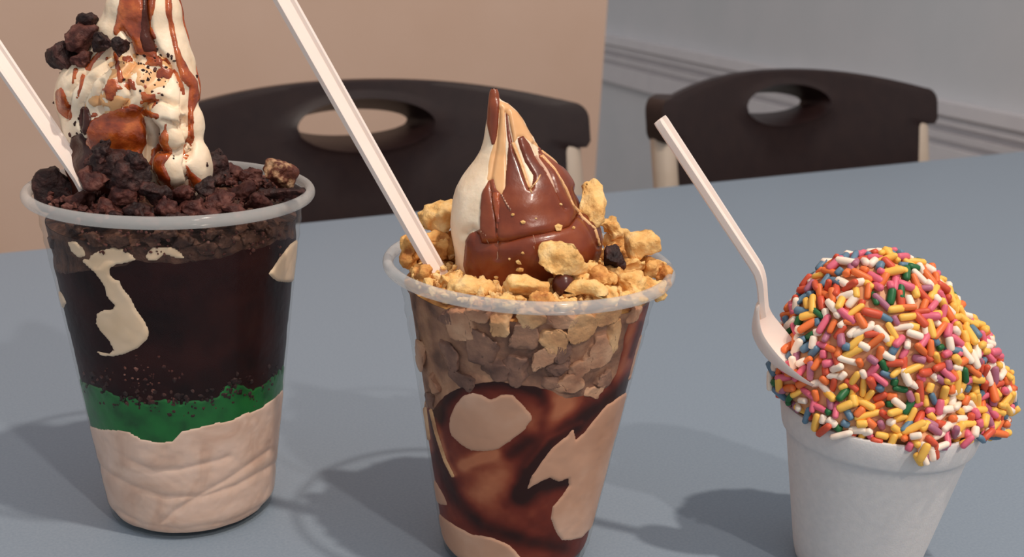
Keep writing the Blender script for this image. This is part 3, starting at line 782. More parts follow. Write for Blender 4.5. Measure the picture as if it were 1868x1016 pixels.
# =================================================================== MIDDLE SUNDAE
sundM = thing('crumble_sundae', MC + np.array([0, 0, .003]), 'chocolate-covered vanilla swirl sundae with golden cookie crumble and fudge', 'sundae')
V, F, N, q, (nz, nth) = filling_grid(MC, M_RB, M_RT, M_H, M_H - .007, .0010, bump=.0003, seed=4)
nz3 = fbm(V, .0045, 12, 4)
sdc = sd_poly(q, [(650, 520), (1260, 520), (1165, 562), (1146, 590), (1134, 640), (1126, 680), (1112, 702), (1090, 715), (1060, 722), (1030, 726), (1000, 712), (980, 705), (940, 700), (900, 696), (870, 700), (835, 710), (812, 722), (795, 742), (765, 748), (700, 740)]) * PX + nz3 * .0008
V = V - N * (np.clip(sdc / .003, 0, 1) * .0014)[:, None]
thick = np.zeros(len(V))                                              # how thick the sauce lies on the cup: thick is dark, thin lets caramel show
for l, w_, k_ in (([(800, 765), (808, 738), (838, 706), (880, 697), (930, 697), (980, 712), (1000, 745), (985, 790), (930, 830)], 13, 1.), ([(1180, 682), (1120, 722), (1080, 748), (1050, 772), (1010, 798), (985, 830), (958, 862), (950, 905)], 19, 1.2),
                  ([(950, 900), (990, 885), (1035, 880)], 13, 1.), ([(783, 752), (798, 830), (828, 905), (880, 962), (960, 985), (1030, 1000)], 13, .8), ([(1138, 590), (1128, 650), (1112, 700)], 6, .9), ([(1168, 590), (1150, 650)], 5, .8),
                  ([(1030, 735), (1000, 765), (990, 780)], 30, -1.2), ([(1160, 570), (1140, 660), (1090, 725)], 16, -.7), ([(845, 848), (900, 826)], 12, -1.3), ([(880, 900), (915, 860)], 34, -.8), ([(795, 765), (815, 840), (830, 866)], 5, -1.), ([(776, 745), (785, 820)], 7, -1.), ([(1060, 770), (1000, 800), (960, 850)], 5, -.5)):
    d_ = w_ - sd_line(q, l, w_)
    thick += k_ * np.exp(-(d_ / w_) ** 2)
thick += nz3 * .35
fl = part('fudge_layer', V, F, MT['fudge_wall'], sundM)
fl.data.attributes.new('thickness', 'FLOAT', 'POINT').data.foreach_set('value', thick.astype(np.float32))
V2, F2 = top_cap(V, nth, nz, MC, .006, 6, .004)
part('crumble_bed', V2, F2, MT['crumble_brown'], sundM)['kind'] = 'stuff'
sd = sdc
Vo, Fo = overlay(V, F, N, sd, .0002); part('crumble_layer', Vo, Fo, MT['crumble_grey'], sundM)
ices = [
 [(822, 760), (830, 740), (845, 722), (862, 717), (880, 722), (895, 730), (915, 720), (935, 722), (950, 735), (968, 755), (970, 765), (955, 785), (930, 805), (910, 818), (885, 823), (860, 822), (840, 810), (825, 795), (820, 778)],
 [(962, 892), (970, 870), (990, 840), (1010, 815), (1035, 795), (1045, 783), (1050, 803), (1065, 790), (1080, 770), (1105, 740), (1140, 718), (1170, 700), (1160, 800), (1130, 890), (1095, 930), (1080, 960), (1060, 980), (1040, 985), (1025, 985), (1015, 970), (1005, 945), (1008, 925), (1025, 905), (1038, 885), (1037, 872), (1020, 878), (1003, 870), (985, 878)],
 [(780, 925), (802, 938), (812, 946), (830, 960), (860, 975), (895, 980), (930, 995), (950, 1016), (958, 1060), (780, 1060)],
 [(770, 840), (783, 853), (790, 870), (810, 905), (816, 921), (805, 920), (790, 908), (775, 880)],
 [(1168, 612), (1190, 600), (1180, 650), (1166, 694), (1146, 692)]]
for p in ices:
    Vo, Fo = overlay(V, F, N, sd_poly(q, p) * PX + nz3 * .0003, .0003, .0003); skin_parts('ice_cream_patch', Vo, Fo, MT['ice_patch'], sundM)
sd = sd_union([sd_line(q, l, w) for l, w in (([(786, 748), (796, 790), (812, 840), (826, 868)], 2.5), ([(775, 745), (782, 800)], 3))]) * PX
Vo, Fo = overlay(V, F, N, sd, .0003, .0003); skin_parts('caramel_streak', Vo, Fo, MT['crumble_wall'], sundM)
# crumble pieces pressed against the inside of the cup
rng = np.random.RandomState(5)
pos = [(752, 590, 46, 44, 0), (768, 640, 46, 66, 0), (850, 600, 64, 60, 0), (885, 630, 60, 70, 0), (910, 590, 40, 40, 0), (955, 615, 44, 48, 1), (905, 668, 46, 46, 1), (945, 675, 44, 50, 1), (1005, 615, 60, 50, 0),
       (985, 655, 40, 46, 0), (1025, 640, 34, 36, 1), (1018, 670, 34, 30, 0), (1060, 600, 56, 50, 0), (1085, 640, 60, 56, 0), (1040, 695, 60, 36, 0), (1095, 690, 44, 32, 1), (1120, 610, 40, 60, 0), (1060, 672, 40, 32, 0),
       (795, 700, 40, 40, 0), (845, 690, 60, 34, 0), (790, 730, 36, 26, 1), (1000, 700, 46, 26, 1), (1075, 715, 50, 24, 0), (820, 640, 30, 60, 0), (965, 580, 50, 30, 0), (1020, 580, 60, 28, 0), (880, 575, 60, 26, 0), (820, 580, 44, 26, 0), (1100, 575, 60, 28, 0), (1150, 572, 40, 30, 0)]
def wall_hit(x, y, C, rb, rt, H, inset):
    d = ray(x, y); t = np.linspace(.25, .45, 2000); P = CAM + t[:, None] * d
    r = np.hypot(P[:, 0] - C[0], P[:, 1] - C[1]) - (wall_radius(P[:, 2] - C[2], rb, rt, H) - inset)
    i = np.argmax(r < 0)
    return P[i] if (r < 0).any() else None
def pressed(name, x, y, w, h, C, rb, rt, H, mat, parent, seed, mirror=False):
    P = wall_hit(x, y, C, rb, rt, H, .0022)
    if P is None: return
    if mirror: P = np.array([P[0], 2 * C[1] - P[1], P[2]])
    V, F = chunk(P, px_size(w, h, C[1] - .03), seed, rough=.10, cuts=6)
    rel = V[:, :2] - C[:2]; r = np.hypot(rel[:, 0], rel[:, 1])
    lim = wall_radius(V[:, 2] - C[2], rb, rt, H) - .0006
    k = np.where(r > lim, lim / r, 1)
    V[:, :2] = C[:2] + rel * k[:, None]
    part(name, V, F, mat, parent)
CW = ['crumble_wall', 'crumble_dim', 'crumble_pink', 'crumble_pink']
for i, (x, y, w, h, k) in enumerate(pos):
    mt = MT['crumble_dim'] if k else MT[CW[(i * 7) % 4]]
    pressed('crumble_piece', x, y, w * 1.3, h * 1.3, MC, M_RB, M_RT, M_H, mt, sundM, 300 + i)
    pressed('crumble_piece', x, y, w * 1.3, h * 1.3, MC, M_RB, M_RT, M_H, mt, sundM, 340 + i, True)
posL = [(100, 440, 40, 30), (170, 435, 40, 26), (220, 440, 50, 24), (275, 438, 40, 22), (330, 440, 44, 26), (370, 452, 50, 28), (410, 440, 40, 26), (450, 432, 44, 26), (490, 425, 40, 30), (475, 410, 44, 24), (385, 425, 40, 24), (300, 425, 46, 20), (520, 410, 40, 26), (130, 415, 40, 26), (350, 470, 30, 18), (250, 700, 26, 20), (222, 705, 18, 16), (450, 690, 26, 20), (432, 712, 22, 18), (228, 738, 18, 18)]
for i, (x, y, w, h) in enumerate(posL):
    pressed('crumb_piece', x, y, w, h, LC, L_RB, L_RT, L_H, MT['cookie_mid'] if y < 500 else MT['cookie_dark'], sundL, 400 + i)

rng = np.random.RandomState(71); sp = []; sz = []
for _ in range(170):
    t_ = rng.uniform(); x = 140 + 370 * t_
    yb = np.interp(x, [p[0] for p in g_up], [p[1] for p in g_up])
    P = wall_hit(x, yb + rng.normal() * 13 + (10 if x > 390 else 0), LC, L_RB, L_RT, L_H, .0008)
    if P is not None: sp.append(P); sz.append(rng.uniform(.0004, .0012))
crumbs('crumbs', sp, sz, MT['cookie_black'], sundL, 72, (LC, L_RB, L_RT, L_H))
sp = []; sz = []
for _ in range(130):
    x, y = rng.uniform(150, 520), rng.uniform(420, 465) - 0
    if rng.uniform() < .3: x, y = rng.normal(270, 40), rng.normal(690, 22)
    P = wall_hit(x, y, LC, L_RB, L_RT, L_H, .0008)
    if P is not None: sp.append(P); sz.append(rng.uniform(.0003, .0008))
crumbs('crumbs', sp, sz, MT['cookie_chunk'], sundL, 73, (LC, L_RB, L_RT, L_H))
# chocolate-covered swirl, lofted from its outline
ys = np.array([163, 168, 180, 190, 203, 221, 244, 258, 276, 296, 313, 330, 349, 365, 379, 395, 409, 425, 440, 460, 487, 520])
xl = np.array([898, 894, 891, 890, 889, 887, 884, 882, 877, 866, 854, 842, 831, 826, 823, 821, 821, 822, 824, 827, 830, 832])
xr = np.array([905, 909, 912, 928, 942, 955, 967, 979, 990, 1013, 1032, 1046, 1056, 1062, 1072, 1085, 1092, 1096, 1095, 1089, 1078, 1068])
nT, nH = 220, 200
yy = np.linspace(0, 1, nH); yq = 163 + (520 - 163) * yy ** 1.25
Lx = np.interp(yq, ys, xl); Rx = np.interp(yq, ys, xr)
ker = np.ones(5) / 5
def sm(a): return np.convolve(np.pad(a, 2, 'edge'), ker, 'valid')
Lx, Rx = sm(Lx), sm(Rx)
YS = MC[1] - .002
V = []
for k in range(nH):
    a = at(Lx[k], yq[k], YS); b = at(Rx[k], yq[k], YS); c = (a + b) / 2; r = (b[0] - a[0]) / 2
    z = c[2]
    for j in range(nT):
        t = 2 * math.pi * j / nT
        V.append((c[0] + r * math.cos(t), c[1] + r * .92 * math.sin(t), z))
V.append(tuple(at(901, 161.5, YS)))
V = np.array(V)
i, j = np.meshgrid(np.arange(nH - 1), np.arange(nT), indexing='ij')
F = np.stack([i * nT + j, (i + 1) * nT + j, (i + 1) * nT + (j + 1) % nT, i * nT + (j + 1) % nT], -1).reshape(-1, 4)
tipF = [(nH * nT, j, (j + 1) % nT) for j in range(nT)]
N = normals_of(V, list(map(tuple, F)) + tipF)
def mirror_q(V, C):
    Vm = V.copy(); bk = Vm[:, 1] > C[1]; Vm[bk, 1] = 2 * C[1] - Vm[bk, 1]
    return proj(Vm)
q = mirror_q(V, MC - np.array([0, .002, 0]))
crease_w = 14
# folds: a crease over the lower tier and flutes running to the tip
crease = sd_line(q, [(848, 428), (860, 418), (872, 428), (876, 445), (930, 440), (960, 432), (1000, 424), (1040, 412), (1062, 385), (1052, 345)], 14)
flute = sd_union([sd_line(q, l, 7) for l in ([(925, 205), (934, 262), (950, 300), (966, 345)], [(975, 262), (995, 300), (1012, 345), (1030, 380)], [(987, 278), (1015, 312), (1040, 360), (1075, 420), (1088, 450)], [(912, 200), (905, 270), (893, 330), (905, 400), (909, 470)])])
disp = -(np.clip(crease, 0, 14) / 14) ** 1.6 * .0016 - np.clip(flute, 0, 7) / 7 * .0009 + fbm(V, .010, 41, 2) * .0007
disp[-1] = 0
V = V + N * disp[:, None]
swirl = part('soft_serve', V, list(map(tuple, F)) + tipF, MT['cream'], sundM)
N = normals_of(V, list(map(tuple, F)) + tipF); q = mirror_q(V, MC - np.array([0, .002, 0])); wig = fbm(V, .004, 33, 3)
Vo, Fo = overlay(V, F, N, sd_poly(q, [(911, 183), (928, 189), (945, 205), (967, 244), (987, 274), (978, 268), (955, 250), (945, 250), (937, 262), (927, 212), (921, 205), (924, 300), (922, 345), (915, 358), (905, 347), (900, 327), (888, 330), (893, 290), (900, 262), (909, 225)]) * PX + wig * .0004, .0003)
skin_parts('tan_skin', Vo, Fo, MT['tan_pale'], swirl)  # pale tan skin between the tip and the main coat
main = [(922, 206), (926, 210), (928, 235), (934, 258), (940, 280), (952, 312), (962, 335), (970, 345), (972, 320), (958, 295), (946, 262), (944, 252), (954, 247), (965, 262), (975, 285), (986, 302), (980, 268), (990, 278), (1013, 293), (1040, 310), (1062, 335), (1068, 375), (1095, 385), (1120, 425), (1110, 450), (1095, 480), (1085, 530), (860, 530), (846, 485), (850, 440), (858, 427), (875, 418), (876, 380), (880, 350), (890, 330), (900, 327), (905, 345), (915, 355), (922, 340), (924, 300), (927, 260), (923, 225)]
Vo, Fo = overlay(V, F, N, sd_poly(q, main) * PX + wig * .0003, .0006, .0002); skin_parts('chocolate_coat', Vo, Fo, MT['choc_shell'], swirl)
tip = [(895, 150), (908, 150), (911, 185), (909, 225), (907, 250), (903, 264), (897, 264), (893, 248), (888, 225), (890, 195)]
okf = F
Vo, Fo = overlay(V, F, N, sd_poly(q, tip) * PX, .0004, .0001); skin_parts('chocolate_tip', Vo, Fo, MT['choc_shell'], swirl)
for l, w in (([(937, 262), (948, 290), (958, 318), (965, 345), (969, 352)], 2.6), ([(966, 348), (978, 333), (984, 322)], 2.2), ([(976, 287), (992, 312), (1004, 335), (1012, 352)], 2.0), ([(986, 286), (1010, 312), (1030, 345), (1042, 375), (1062, 400), (1082, 418), (1090, 445)], 2.2), ([(916, 357), (924, 370), (932, 383)], 2.0), ([(907, 432), (909, 450), (907, 475)], 1.4), ([(972, 433), (975, 445), (972, 454)], 1.6), ([(880, 420), (890, 430), (893, 446)], 1.3)):
    Vo, Fo = overlay(V, F, N, sd_line(q, l, w) * PX + wig * .0001, .0004, .0009, edge=.0003); skin_parts('cream_streak', Vo, Fo, MT['tan_pale'] if w > 2.1 else MT['ice_patch'], swirl)
Vo, Fo = overlay(V, F, N, sd_poly(q, [(901, 350), (912, 352), (914, 400), (911, 432), (905, 432), (901, 400)]) * PX, .0004, .0009); skin_parts('caramel_drip', Vo, Fo, MT['caramel'], swirl)
# blob of fudge in front
Vb, Fb = ICO4; c = at(1028, 520, MC[1] - .031)
part('fudge_drop', Vb * px_size(42, 48, MC[1] - .03) / 2 + c, Fb, MT['choc_low'], sundM)
rng = np.random.RandomState(17)
sp = []; sz = []
idxs = np.where((N[:, 1] < -.2) & (q[:, 1] > 400))[0]
for x, y, s in [(953, 406, 1.), (1016, 415, 1.5), (975, 400, .6), (946, 477, 1.3), (951, 489, 1.2), (906, 504, 1.1), (930, 470, .6), (952, 460, .6), (1019, 374, .8), (1043, 420, .8), (995, 455, .7), (937, 392, .5), (985, 456, .5)]:
    i = idxs[np.argmin(((q[idxs] - (x, y)) ** 2).sum(1))] if y > 400 else np.argmin(((q - (x, y)) ** 2).sum(1) + (N[:, 1] > 0) * 1e6)
    sp.append(V[i] + N[i] * .0009); sz.append(s * .0009)
crumbs('crumbs', sp, sz, MT['crumble'], sundM, 18)

# golden cookie chunks on the middle sundae
GM = 'golden cookie chunks on the chocolate-dipped sundae'
LM = 'golden cookie chunk in the crumble heap around the chocolate swirl'
GOLDL = {(0, 0): 'golden cookie chunk beside the foot of the chocolate swirl', (1, 0): 'toasted brown cookie chunk beside the foot of the chocolate swirl', (0, 1): 'golden cookie chunk behind the chocolate swirl',
         (1, 1): 'toasted brown cookie chunk behind the chocolate swirl or the spoon', (0, 2): 'golden cookie chunk lying along the inside of the cup rim', (1, 2): 'toasted brown cookie chunk lying along the inside of the cup rim'}
gold = [(804, 440, 60, 56, .008, 1), (1132, 442, 52, 50, .020, 0), (1150, 518, 70, 40, -.020, 0), (1060, 512, 50, 40, -.0285, 0), (1192, 490, 50, 50, -.004, 0), (796, 402, 84, 66, .016, 0), (792, 462, 76, 56, .004, 1), (748, 458, 44, 58, .000, 1), (772, 505, 50, 54, -.014, 1), (822, 512, 40, 40, -.024, 0), (862, 530, 88, 50, -.028, 0), (992, 546, 56, 34, -.037, 1),
        (1116, 416, 42, 38, .018, 0), (1145, 492, 80, 44, -.010, 0), (1182, 524, 72, 42, -.016, 0), (1208, 508, 34, 48, -.008, 1), (1098, 505, 50, 40, -.022, 1), (1108, 535, 60, 34, -.030, 0), (1078, 490, 40, 34, -.020, 0),
        (1150, 545, 60, 26, -.027, 0), (930, 552, 60, 20, -.038, 0), (880, 553, 60, 18, -.036, 1), (1040, 500, 50, 36, -.026, 1), (1165, 460, 60, 50, .014, 1), (1120, 470, 50, 50, .012, 1), (830, 450, 40, 60, .014, 1), (1198, 535, 40, 26, -.018, 0), (812, 540, 46, 26, -.028, 1), (1030, 556, 50, 16, -.038, 0)]
for i, (x, y, w, h, dY, k) in enumerate(gold):
    loose_chunk('crumble_chunk', x, y, w, h, MC[1] + dY, 200 + i, MT['crumble_brown' if k else 'crumble'], GOLDL[(k, 1 if dY > -.001 else (2 if dY < -.0255 else 0))], GM, rough=.16, lumps=.07)
loose_chunk('crumble_chunk', 958, 528, 88, 58, MC[1] - .032, 240, MT['crumble'], 'large flat-topped golden cookie block beside the fudge drop', None, big=True, rough=.06, blocky=.8, cuts=3)
loose_chunk('crumble_chunk', 1026, 470, 84, 62, MC[1] - .029, 241, MT['crumble'], 'golden cookie chunk stuck on the chocolate coat above the fudge drop', None, big=True, rough=.12, cuts=6)
loose_chunk('crumble_chunk', 1078, 376, 50, 94, MC[1] - .004, 247, MT['crumble'], 'tall golden cookie piece standing against the chocolate swirl', None, big=True, rough=.09, cuts=4)
loose_chunk('crumble_chunk', 1172, 450, 66, 56, MC[1] - .004, 243, MT['crumble'], 'square golden cookie block standing at the cup rim', None, big=True, rough=.06, blocky=.9, cuts=3)
loose_chunk('dark_chunk', 1122, 470, 38, 46, MC[1] - .012, 244, MT['cookie_black'], 'dark chunk wedged among the golden crumble', None, rough=.08)  # one dark lump set among the golden chunks
# curled crumb, a crescent lying at the front of the rim
c = at(1068, 538, MC[1] - .034); k = .33 / FPX / math.cos(PITCH)
pts = [(c[0] + 27 * k * math.cos(a), c[1] + 8 * k * math.sin(a) * .6, c[2] + 15 * k * math.sin(a) ) for a in np.linspace(math.radians(-15), math.radians(195), 26)]
V, F = tube(pts, .0021, 12); V = V + fbm(V, .003, 77, 3)[:, None] * .0006
tag(single('crumble_chunk', V, F, MT['crumble'], c), 'curled golden cookie crumb arching at the front of the rim', 'cookie chunk')
sp = []; sz = []
for _ in range(800):
    a = rng.uniform(0, 2 * math.pi); r = math.sqrt(rng.uniform(.3, 1)) * .0405
    sp.append(MC + np.array([r * math.cos(a), r * math.sin(a), M_H - .005 + .006 * (1 - r / .042) + rng.uniform(0, .004)])); sz.append(rng.uniform(.0007, .0020))
crumbs('crumbs', sp, sz, MT['crumble'], sundM, 19)

# =================================================================== SPOONS
def make_spoon(name, p_end, p_dir, wdir, L_handle, w0, w1, label, bend=.007, bowl_len=.036, bowl_w=.0215):
    """p_end = free end of the handle, p_dir = direction towards the bowl, wdir ~ width direction"""
    a = Vector(p_dir).normalized(); w = Vector(wdir); w = (w - a * w.dot(a)).normalized(); n = a.cross(w)      # n = hollow side
    if n.x < 0: n = -n
    root = thing(name, p_end, label, 'spoon')
    def P(t, s, h): return Vector(p_end) + a * t + w * s + n * h
    # handle: shallow channel section
    sec = [(-1, .5), (-.74, .5), (-.55, .12), (.55, .12), (.74, .5), (1, .5), (1, -.25), (.8, -.5), (-.8, -.5), (-1, -.25)]
    T = 26.; V = []; F = []; th = .0026
    ts = [0, .0012] + list(np.linspace(.004, L_handle, 24)) + list(np.linspace(L_handle, L_handle + .012, 8)[1:])
    def prof(t):
        if t < L_handle - .004: return 0
        u = (t - L_handle + .004) / .020; u = min(u, 1)
        return -bend * (3 * u * u - 2 * u ** 3)
    for t in ts:
        f_ = min(1, t / (L_handle))
        wd = (w0 + (w1 - w0) * f_) / 2 * (.86 if t == 0 else 1)
        for s, h in sec: V.append(P(t, s * wd, h * th + prof(t)))
    m = len(sec)
    for k in range(len(ts) - 1):
        for j in range(m): F.append((k * m + j, k * m + (j + 1) % m, (k + 1) * m + (j + 1) % m, (k + 1) * m + j))
    F.append(tuple(range(m - 1, -1, -1))); F.append(tuple((len(ts) - 1) * m + j for j in range(m)))
    o = part('handle', V, F, MT['spoon'], root); autosmooth(o, 38)
    # bowl
    nb, ns = 24, 15; V = []; F = []
    t0 = L_handle + .007
    for lay in (0, 1):
        for i_ in range(nb):
            u = i_ / (nb - 1)
            hw = bowl_w / 2 * max(.02, (math.sin(math.pi * min(1, .10 + .90 * u) ** .92)) ** .6) if u < .999 else .0006
            hw = max(hw, w1 / 2 * (1 - u * 3))
            for j_ in range(ns):
                s = j_ / (ns - 1) * 2 - 1
                depth = .0062 * math.sin(math.pi * min(1, .06 + u * .94)) * (1 - s * s)
                h = prof(t0 + .0 + u * bowl_len) - depth + .0065 * max(0, u - .25) ** 1.5 - lay * .0013
                V.append(P(t0 + u * bowl_len, s * hw, h))
    def id_(l, i, j): return l * nb * ns + i * ns + j
    for i_ in range(nb - 1):
        for j_ in range(ns - 1):
            F.append((id_(0, i_, j_), id_(0, i_ + 1, j_), id_(0, i_ + 1, j_ + 1), id_(0, i_, j_ + 1)))
            F.append((id_(1, i_, j_), id_(1, i_, j_ + 1), id_(1, i_ + 1, j_ + 1), id_(1, i_ + 1, j_)))
    for i_ in range(nb - 1):
        for j_ in (0, ns - 1): F.append((id_(0, i_, j_), id_(1, i_, j_), id_(1, i_ + 1, j_), id_(0, i_ + 1, j_)))
    for j_ in range(ns - 1):
        for i_ in (0, nb - 1): F.append((id_(0, i_, j_), id_(0, i_, j_ + 1), id_(1, i_, j_ + 1), id_(1, i_, j_)))
    me = mesh_from('bowl', [np.array(v) - np.array(root.location) for v in V], F)
    bm = bmesh.new(); bm.from_mesh(me); bmesh.ops.recalc_face_normals(bm, faces=bm.faces); bm.to_mesh(me); bm.free()
    o = link('bowl', me, MT['spoon'], root); autosmooth(o, 50)
    return root
# left spoon
a = at(-60, 19, LC[1] - .004); b = at(150, 327, LC[1] - .014)
make_spoon('spoon', a, b - a, (.55, .8, .25), float(np.linalg.norm(b - a)) + .002, .0068, .0056, 'white plastic spoon leaning out of the green-layered sundae', bowl_len=.028, bowl_w=.015)
a = at(492, -46, MC[1] - .004); b = at(812, 522, MC[1] - .012)
make_spoon('spoon', a, b - a, (.55, .8, .3), float(np.linalg.norm(b - a)) + .004, .0068, .0060, 'long white plastic spoon standing in the golden crumble sundae', bowl_len=.034)
a = at(1203, 218, FC[1] - .004); b = at(1391, 505, FC[1] - .012)
make_spoon('spoon', a, b - a, (.38, .9, .15), float(np.linalg.norm(b - a)), .0066, .0052, 'white plastic spoon stuck into the sprinkle-covered ice cream', bend=.0075, bowl_len=.036, bowl_w=.0165)

# =================================================================== SPRINKLE SCOOP
scoop = thing('sprinkle_ice_cream', FC + np.array([0, 0, .02]), 'mound of ice cream coated in rainbow sprinkles in the foam cup', 'ice cream')
bl = []
for (x, y, rx, rz, dY) in [(1588, 610, 143, 146, .003), (1600, 650, 150, 130, -.002), (1645, 668, 134, 110, -.002), (1738, 706, 90, 70, .0), (1770, 735, 64, 50, .0), (1728, 648, 72, 62, .0), (1500, 672, 72, 56, -.004), (1455, 685, 36, 30, -.004), (1620, 745, 125, 66, -.008), (1690, 770, 100, 44, -.012), (1680, 815, 16, 20, -.0335), (1545, 742, 80, 50, -.012)]:
    bl.append(pblob(x, y, rx, rz, dY, FC, ry=min(rx, 130) * .92))
for z in (.028, .040, .052): bl.append((FC + np.array([0, 0, z]), (.022 + z * .1, .022 + z * .1, .012)))
lo = FC + np.array([-.046, -.046, .012]); hi = FC + np.array([.052, .046, .128])
fld = blob_field(bl, lo, hi, .0010, .006)
gx, gy, gz = np.meshgrid(*[np.arange(lo[i], hi[i], .0010) for i in range(3)], indexing='ij')
rr = np.hypot(gx - FC[0], gy - FC[1]); zz = gz - FC[2]
outer = np.where(zz > F_H - .0105, F_R, rw(zz)); inner = rw(zz) - .0022
wall = np.maximum(np.maximum(rr - outer, inner - rr), zz - F_H)       # the foam wall keeps its own room
fld = np.maximum(fld, .0003 - wall)
V, F = surface_nets(fld, lo, .0010)
V = smooth_mesh(V, F, 3); N = normals_of(V, F)
V = V + N * (fbm(V, .009, 51, 2) * .0007)[:, None]
part('ice_cream', V, F, MT['scoop'], scoop)
N = normals_of(V, F)
SPR = {'white': (246, 222, 203), 'yellow': (246, 186, 84), 'orange': (228, 116, 60), 'red': (206, 84, 58), 'pink': (216, 102, 124), 'green': (36, 98, 56), 'blue': (94, 124, 146), 'mauve': (168, 104, 126)}
WT = {'white': .19, 'yellow': .18, 'orange': .13, 'red': .11, 'pink': .15, 'green': .085, 'blue': .11, 'mauve': .06}
def capsule(seed):
    """sugar strand about 1 unit in radius, bent a little"""
    rng = np.random.RandomState(seed); n = 7; L = 1.0
    prof = [(-1.0, .0), (-.95, .55), (-.80, .92), (-.35, 1.), (.35, 1.), (.80, .92), (.95, .55), (1., .0)]
    V = []; F = []
    bx = rng.uniform(-.12, .12)
    for x, r in prof[1:-1]:
        for j in range(n):
            t = 2 * math.pi * j / n; V.append((x, r * math.cos(t) + bx * 6 * (x * x - .4) * .35, r * math.sin(t)))
    V.append((-1, 0, 0)); V.append((1, 0, 0)); m = 6
    for k in range(m - 1):
        for j in range(n): F.append((k * n + j, k * n + (j + 1) % n, (k + 1) * n + (j + 1) % n, (k + 1) * n + j))
    for j in range(n): F.append((m * n, (j + 1) % n, j)); F.append((m * n + 1, (m - 1) * n + j, (m - 1) * n + (j + 1) % n))
    return np.array(V, float), F
CAPS = [capsule(s) for s in range(4)]
SM = {k: material('sprinkle_' + k, [c, tuple(min(255, int(v * 1.06) + 3) for v in c)], .42, 500, spec=.35, sss=.05) for k, c in SPR.items()}
SME = {}
for k in SPR:
    for i, (cv, cf) in enumerate(CAPS):
        me = mesh_from('sprinkle', cv, cf); me.materials.append(SM[k])
        me.polygons.foreach_set('use_smooth', np.ones(len(me.polygons), bool)); SME[k, i] = me
rng = np.random.RandomState(23)
ok = ~((np.hypot(V[:, 0] - FC[0], V[:, 1] - FC[1]) < F_R - .0015) & (V[:, 2] < FC[2] + F_H + .0005)) & (V[:, 2] > FC[2] + .034)
cand = np.where(ok)[0]; rng.shuffle(cand)
placed = []; cell = {}
D = .0025; GS = .0026
for i in cand:
    p = V[i]; k = tuple((p // GS).astype(int)); bad = False
    for dx in (-1, 0, 1):
        for dy in (-1, 0, 1):
            for dz in (-1, 0, 1):
                for j in cell.get((k[0] + dx, k[1] + dy, k[2] + dz), ()):
                    if ((V[j] - p) ** 2).sum() < D * D: bad = True; break
                if bad: break
            if bad: break
        if bad: break
    if bad: continue
    cell.setdefault(k, []).append(i); placed.append(i)
names = list(WT); wts = np.array([WT[k] for k in names]); wts /= wts.sum()
items = []
for i in placed:
    n = Vector(N[i]); p = V[i]
    # colour drifts: cooler to the left and top, warmer to the lower right, as poured
    xq, yq_ = proj(p)
    w = wts.copy()
    warm = np.clip((xq - 1600) / 120 + (yq_ - 560) / 260, -1, 1)
    for m_, nm in enumerate(names):
        if nm in ('yellow',): w[m_] *= 1 + .8 * warm
        if nm in ('blue', 'green'): w[m_] *= 1 - .45 * warm
    w /= w.sum()
    kcol = names[rng.choice(len(names), p=w)]
    L = {'yellow': 1.15, 'green': .85, 'blue': .9}.get(kcol, 1.) * rng.uniform(.0014, .0040); R_ = rng.uniform(.00108, .00148)
    t = Vector(rng.normal(size=3)); t = (t - n * t.dot(n)).normalized(); t = (t + n * rng.normal() * .36).normalized()
    b = n.cross(t).normalized(); nn = t.cross(b)
    pos_ = Vector(p) + n * (R_ * rng.uniform(.35, 1.35))
    for _k in range(3):                                              # strands lie on the foam rim, not in it
        push = Vector((0, 0, 0))
        for e_ in (-1, -.5, 0, .5, 1):
            c_ = pos_ + t * (L * e_); rx_, ry_ = c_.x - FC[0], c_.y - FC[1]; r_ = math.hypot(rx_, ry_); z_ = c_.z - FC[2]
            out_r = F_R if z_ > F_H - .0115 else rw(z_) + .001
            if z_ < F_H + R_ and rw(z_) - .0024 - R_ < r_ < out_r + R_:
                dr, dz_ = out_r + R_ - r_, F_H + R_ - z_
                v_ = Vector((rx_ / r_ * dr, ry_ / r_ * dr, 0)) if dr < dz_ else Vector((0, 0, dz_))
                if v_.length > push.length: push = v_
        pos_ = pos_ + push
        if push.length < 1e-5: break
    mtx = Matrix(((t.x * L, b.x * R_, nn.x * R_, pos_.x), (t.y * L, b.y * R_, nn.y * R_, pos_.y), (t.z * L, b.z * R_, nn.z * R_, pos_.z), (0, 0, 0, 1)))
    view = (Vector(CAM) - pos_).normalized()
    area = max(0, n.dot(view)) * L * R_ * (1 + .3 * rng.uniform())
    if kcol in ('white', 'yellow'): area *= 1.0
    items.append((area, kcol, rng.randint(4), mtx))
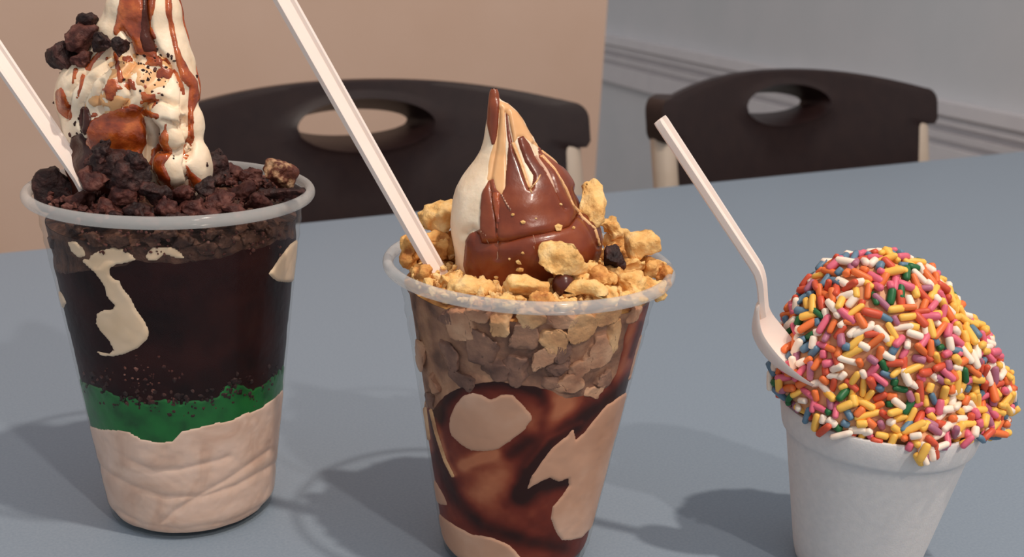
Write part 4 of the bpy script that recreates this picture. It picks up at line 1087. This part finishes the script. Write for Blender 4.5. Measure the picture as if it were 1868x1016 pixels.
# strands stuck to the outside of the foam rim, below the mound
fr_ = [(1432, 712), (1480, 752), (1540, 788), (1600, 808), (1650, 815), (1680, 842), (1712, 820), (1762, 806), (1790, 790)]
done = []
for _ in range(900):
    x_ = rng.uniform(1436, 1788); y_ = np.interp(x_, [p[0] for p in fr_], [p[1] for p in fr_]) - abs(rng.normal()) * 20
    d = ray(x_, y_); ts_ = np.linspace(.2, .45, 1500); P_ = CAM + ts_[:, None] * d
    rr_ = np.hypot(P_[:, 0] - FC[0], P_[:, 1] - FC[1]); hit = np.where((rr_ < F_R) & (P_[:, 2] < FC[2] + F_H))[0]
    if not len(hit): continue
    p = P_[hit[0]]
    if any(((p - o_) ** 2).sum() < .0022 ** 2 for o_ in done): continue
    done.append(p)
    n = Vector((p[0] - FC[0], p[1] - FC[1], 0)).normalized()
    kcol = names[rng.choice(len(names), p=wts)]; L = rng.uniform(.0015, .0036); R_ = rng.uniform(.00108, .0014)
    t = Vector(rng.normal(size=3)); t = (t - n * t.dot(n)).normalized(); b = n.cross(t).normalized(); nn = t.cross(b)
    pos_ = Vector(p) + n * (R_ * 1.15)
    items.append((L * R_ * .9, kcol, rng.randint(4), Matrix(((t.x * L, b.x * R_, nn.x * R_, pos_.x), (t.y * L, b.y * R_, nn.y * R_, pos_.y), (t.z * L, b.z * R_, nn.z * R_, pos_.z), (0, 0, 0, 1)))))
    if len(done) > 62: break
items.sort(key=lambda it: -it[0])
off = Vector(scoop.location)
for area, kcol, c_, mtx in items[:300]:
    o = bpy.data.objects.new('sprinkle', SME[kcol, c_]); COL.objects.link(o); o.parent = scoop
    m2 = mtx.copy(); m2.translation = m2.translation - off
    o.matrix_basis = m2
Vs = []; Fs = []; mi = []; nV = 0
for area, kcol, c_, mtx in items[300:]:
    cv, cf = CAPS[c_]; A = np.array(mtx)
    Vs.append(cv @ A[:3, :3].T + A[:3, 3] - np.array(off)); Fs += [tuple(i + nV for i in f) for f in cf]; mi += [names.index(kcol)] * len(cf); nV += len(cv)
me = mesh_from('sprinkles', np.concatenate(Vs), Fs)
for k in names: me.materials.append(SM[k])
me.polygons.foreach_set('material_index', np.array(mi, dtype=np.int32)); me.polygons.foreach_set('use_smooth', np.ones(len(me.polygons), bool))
o = bpy.data.objects.new('sprinkles', me); COL.objects.link(o); o.parent = scoop; o['kind'] = 'stuff'
print('sprinkles', len(items))
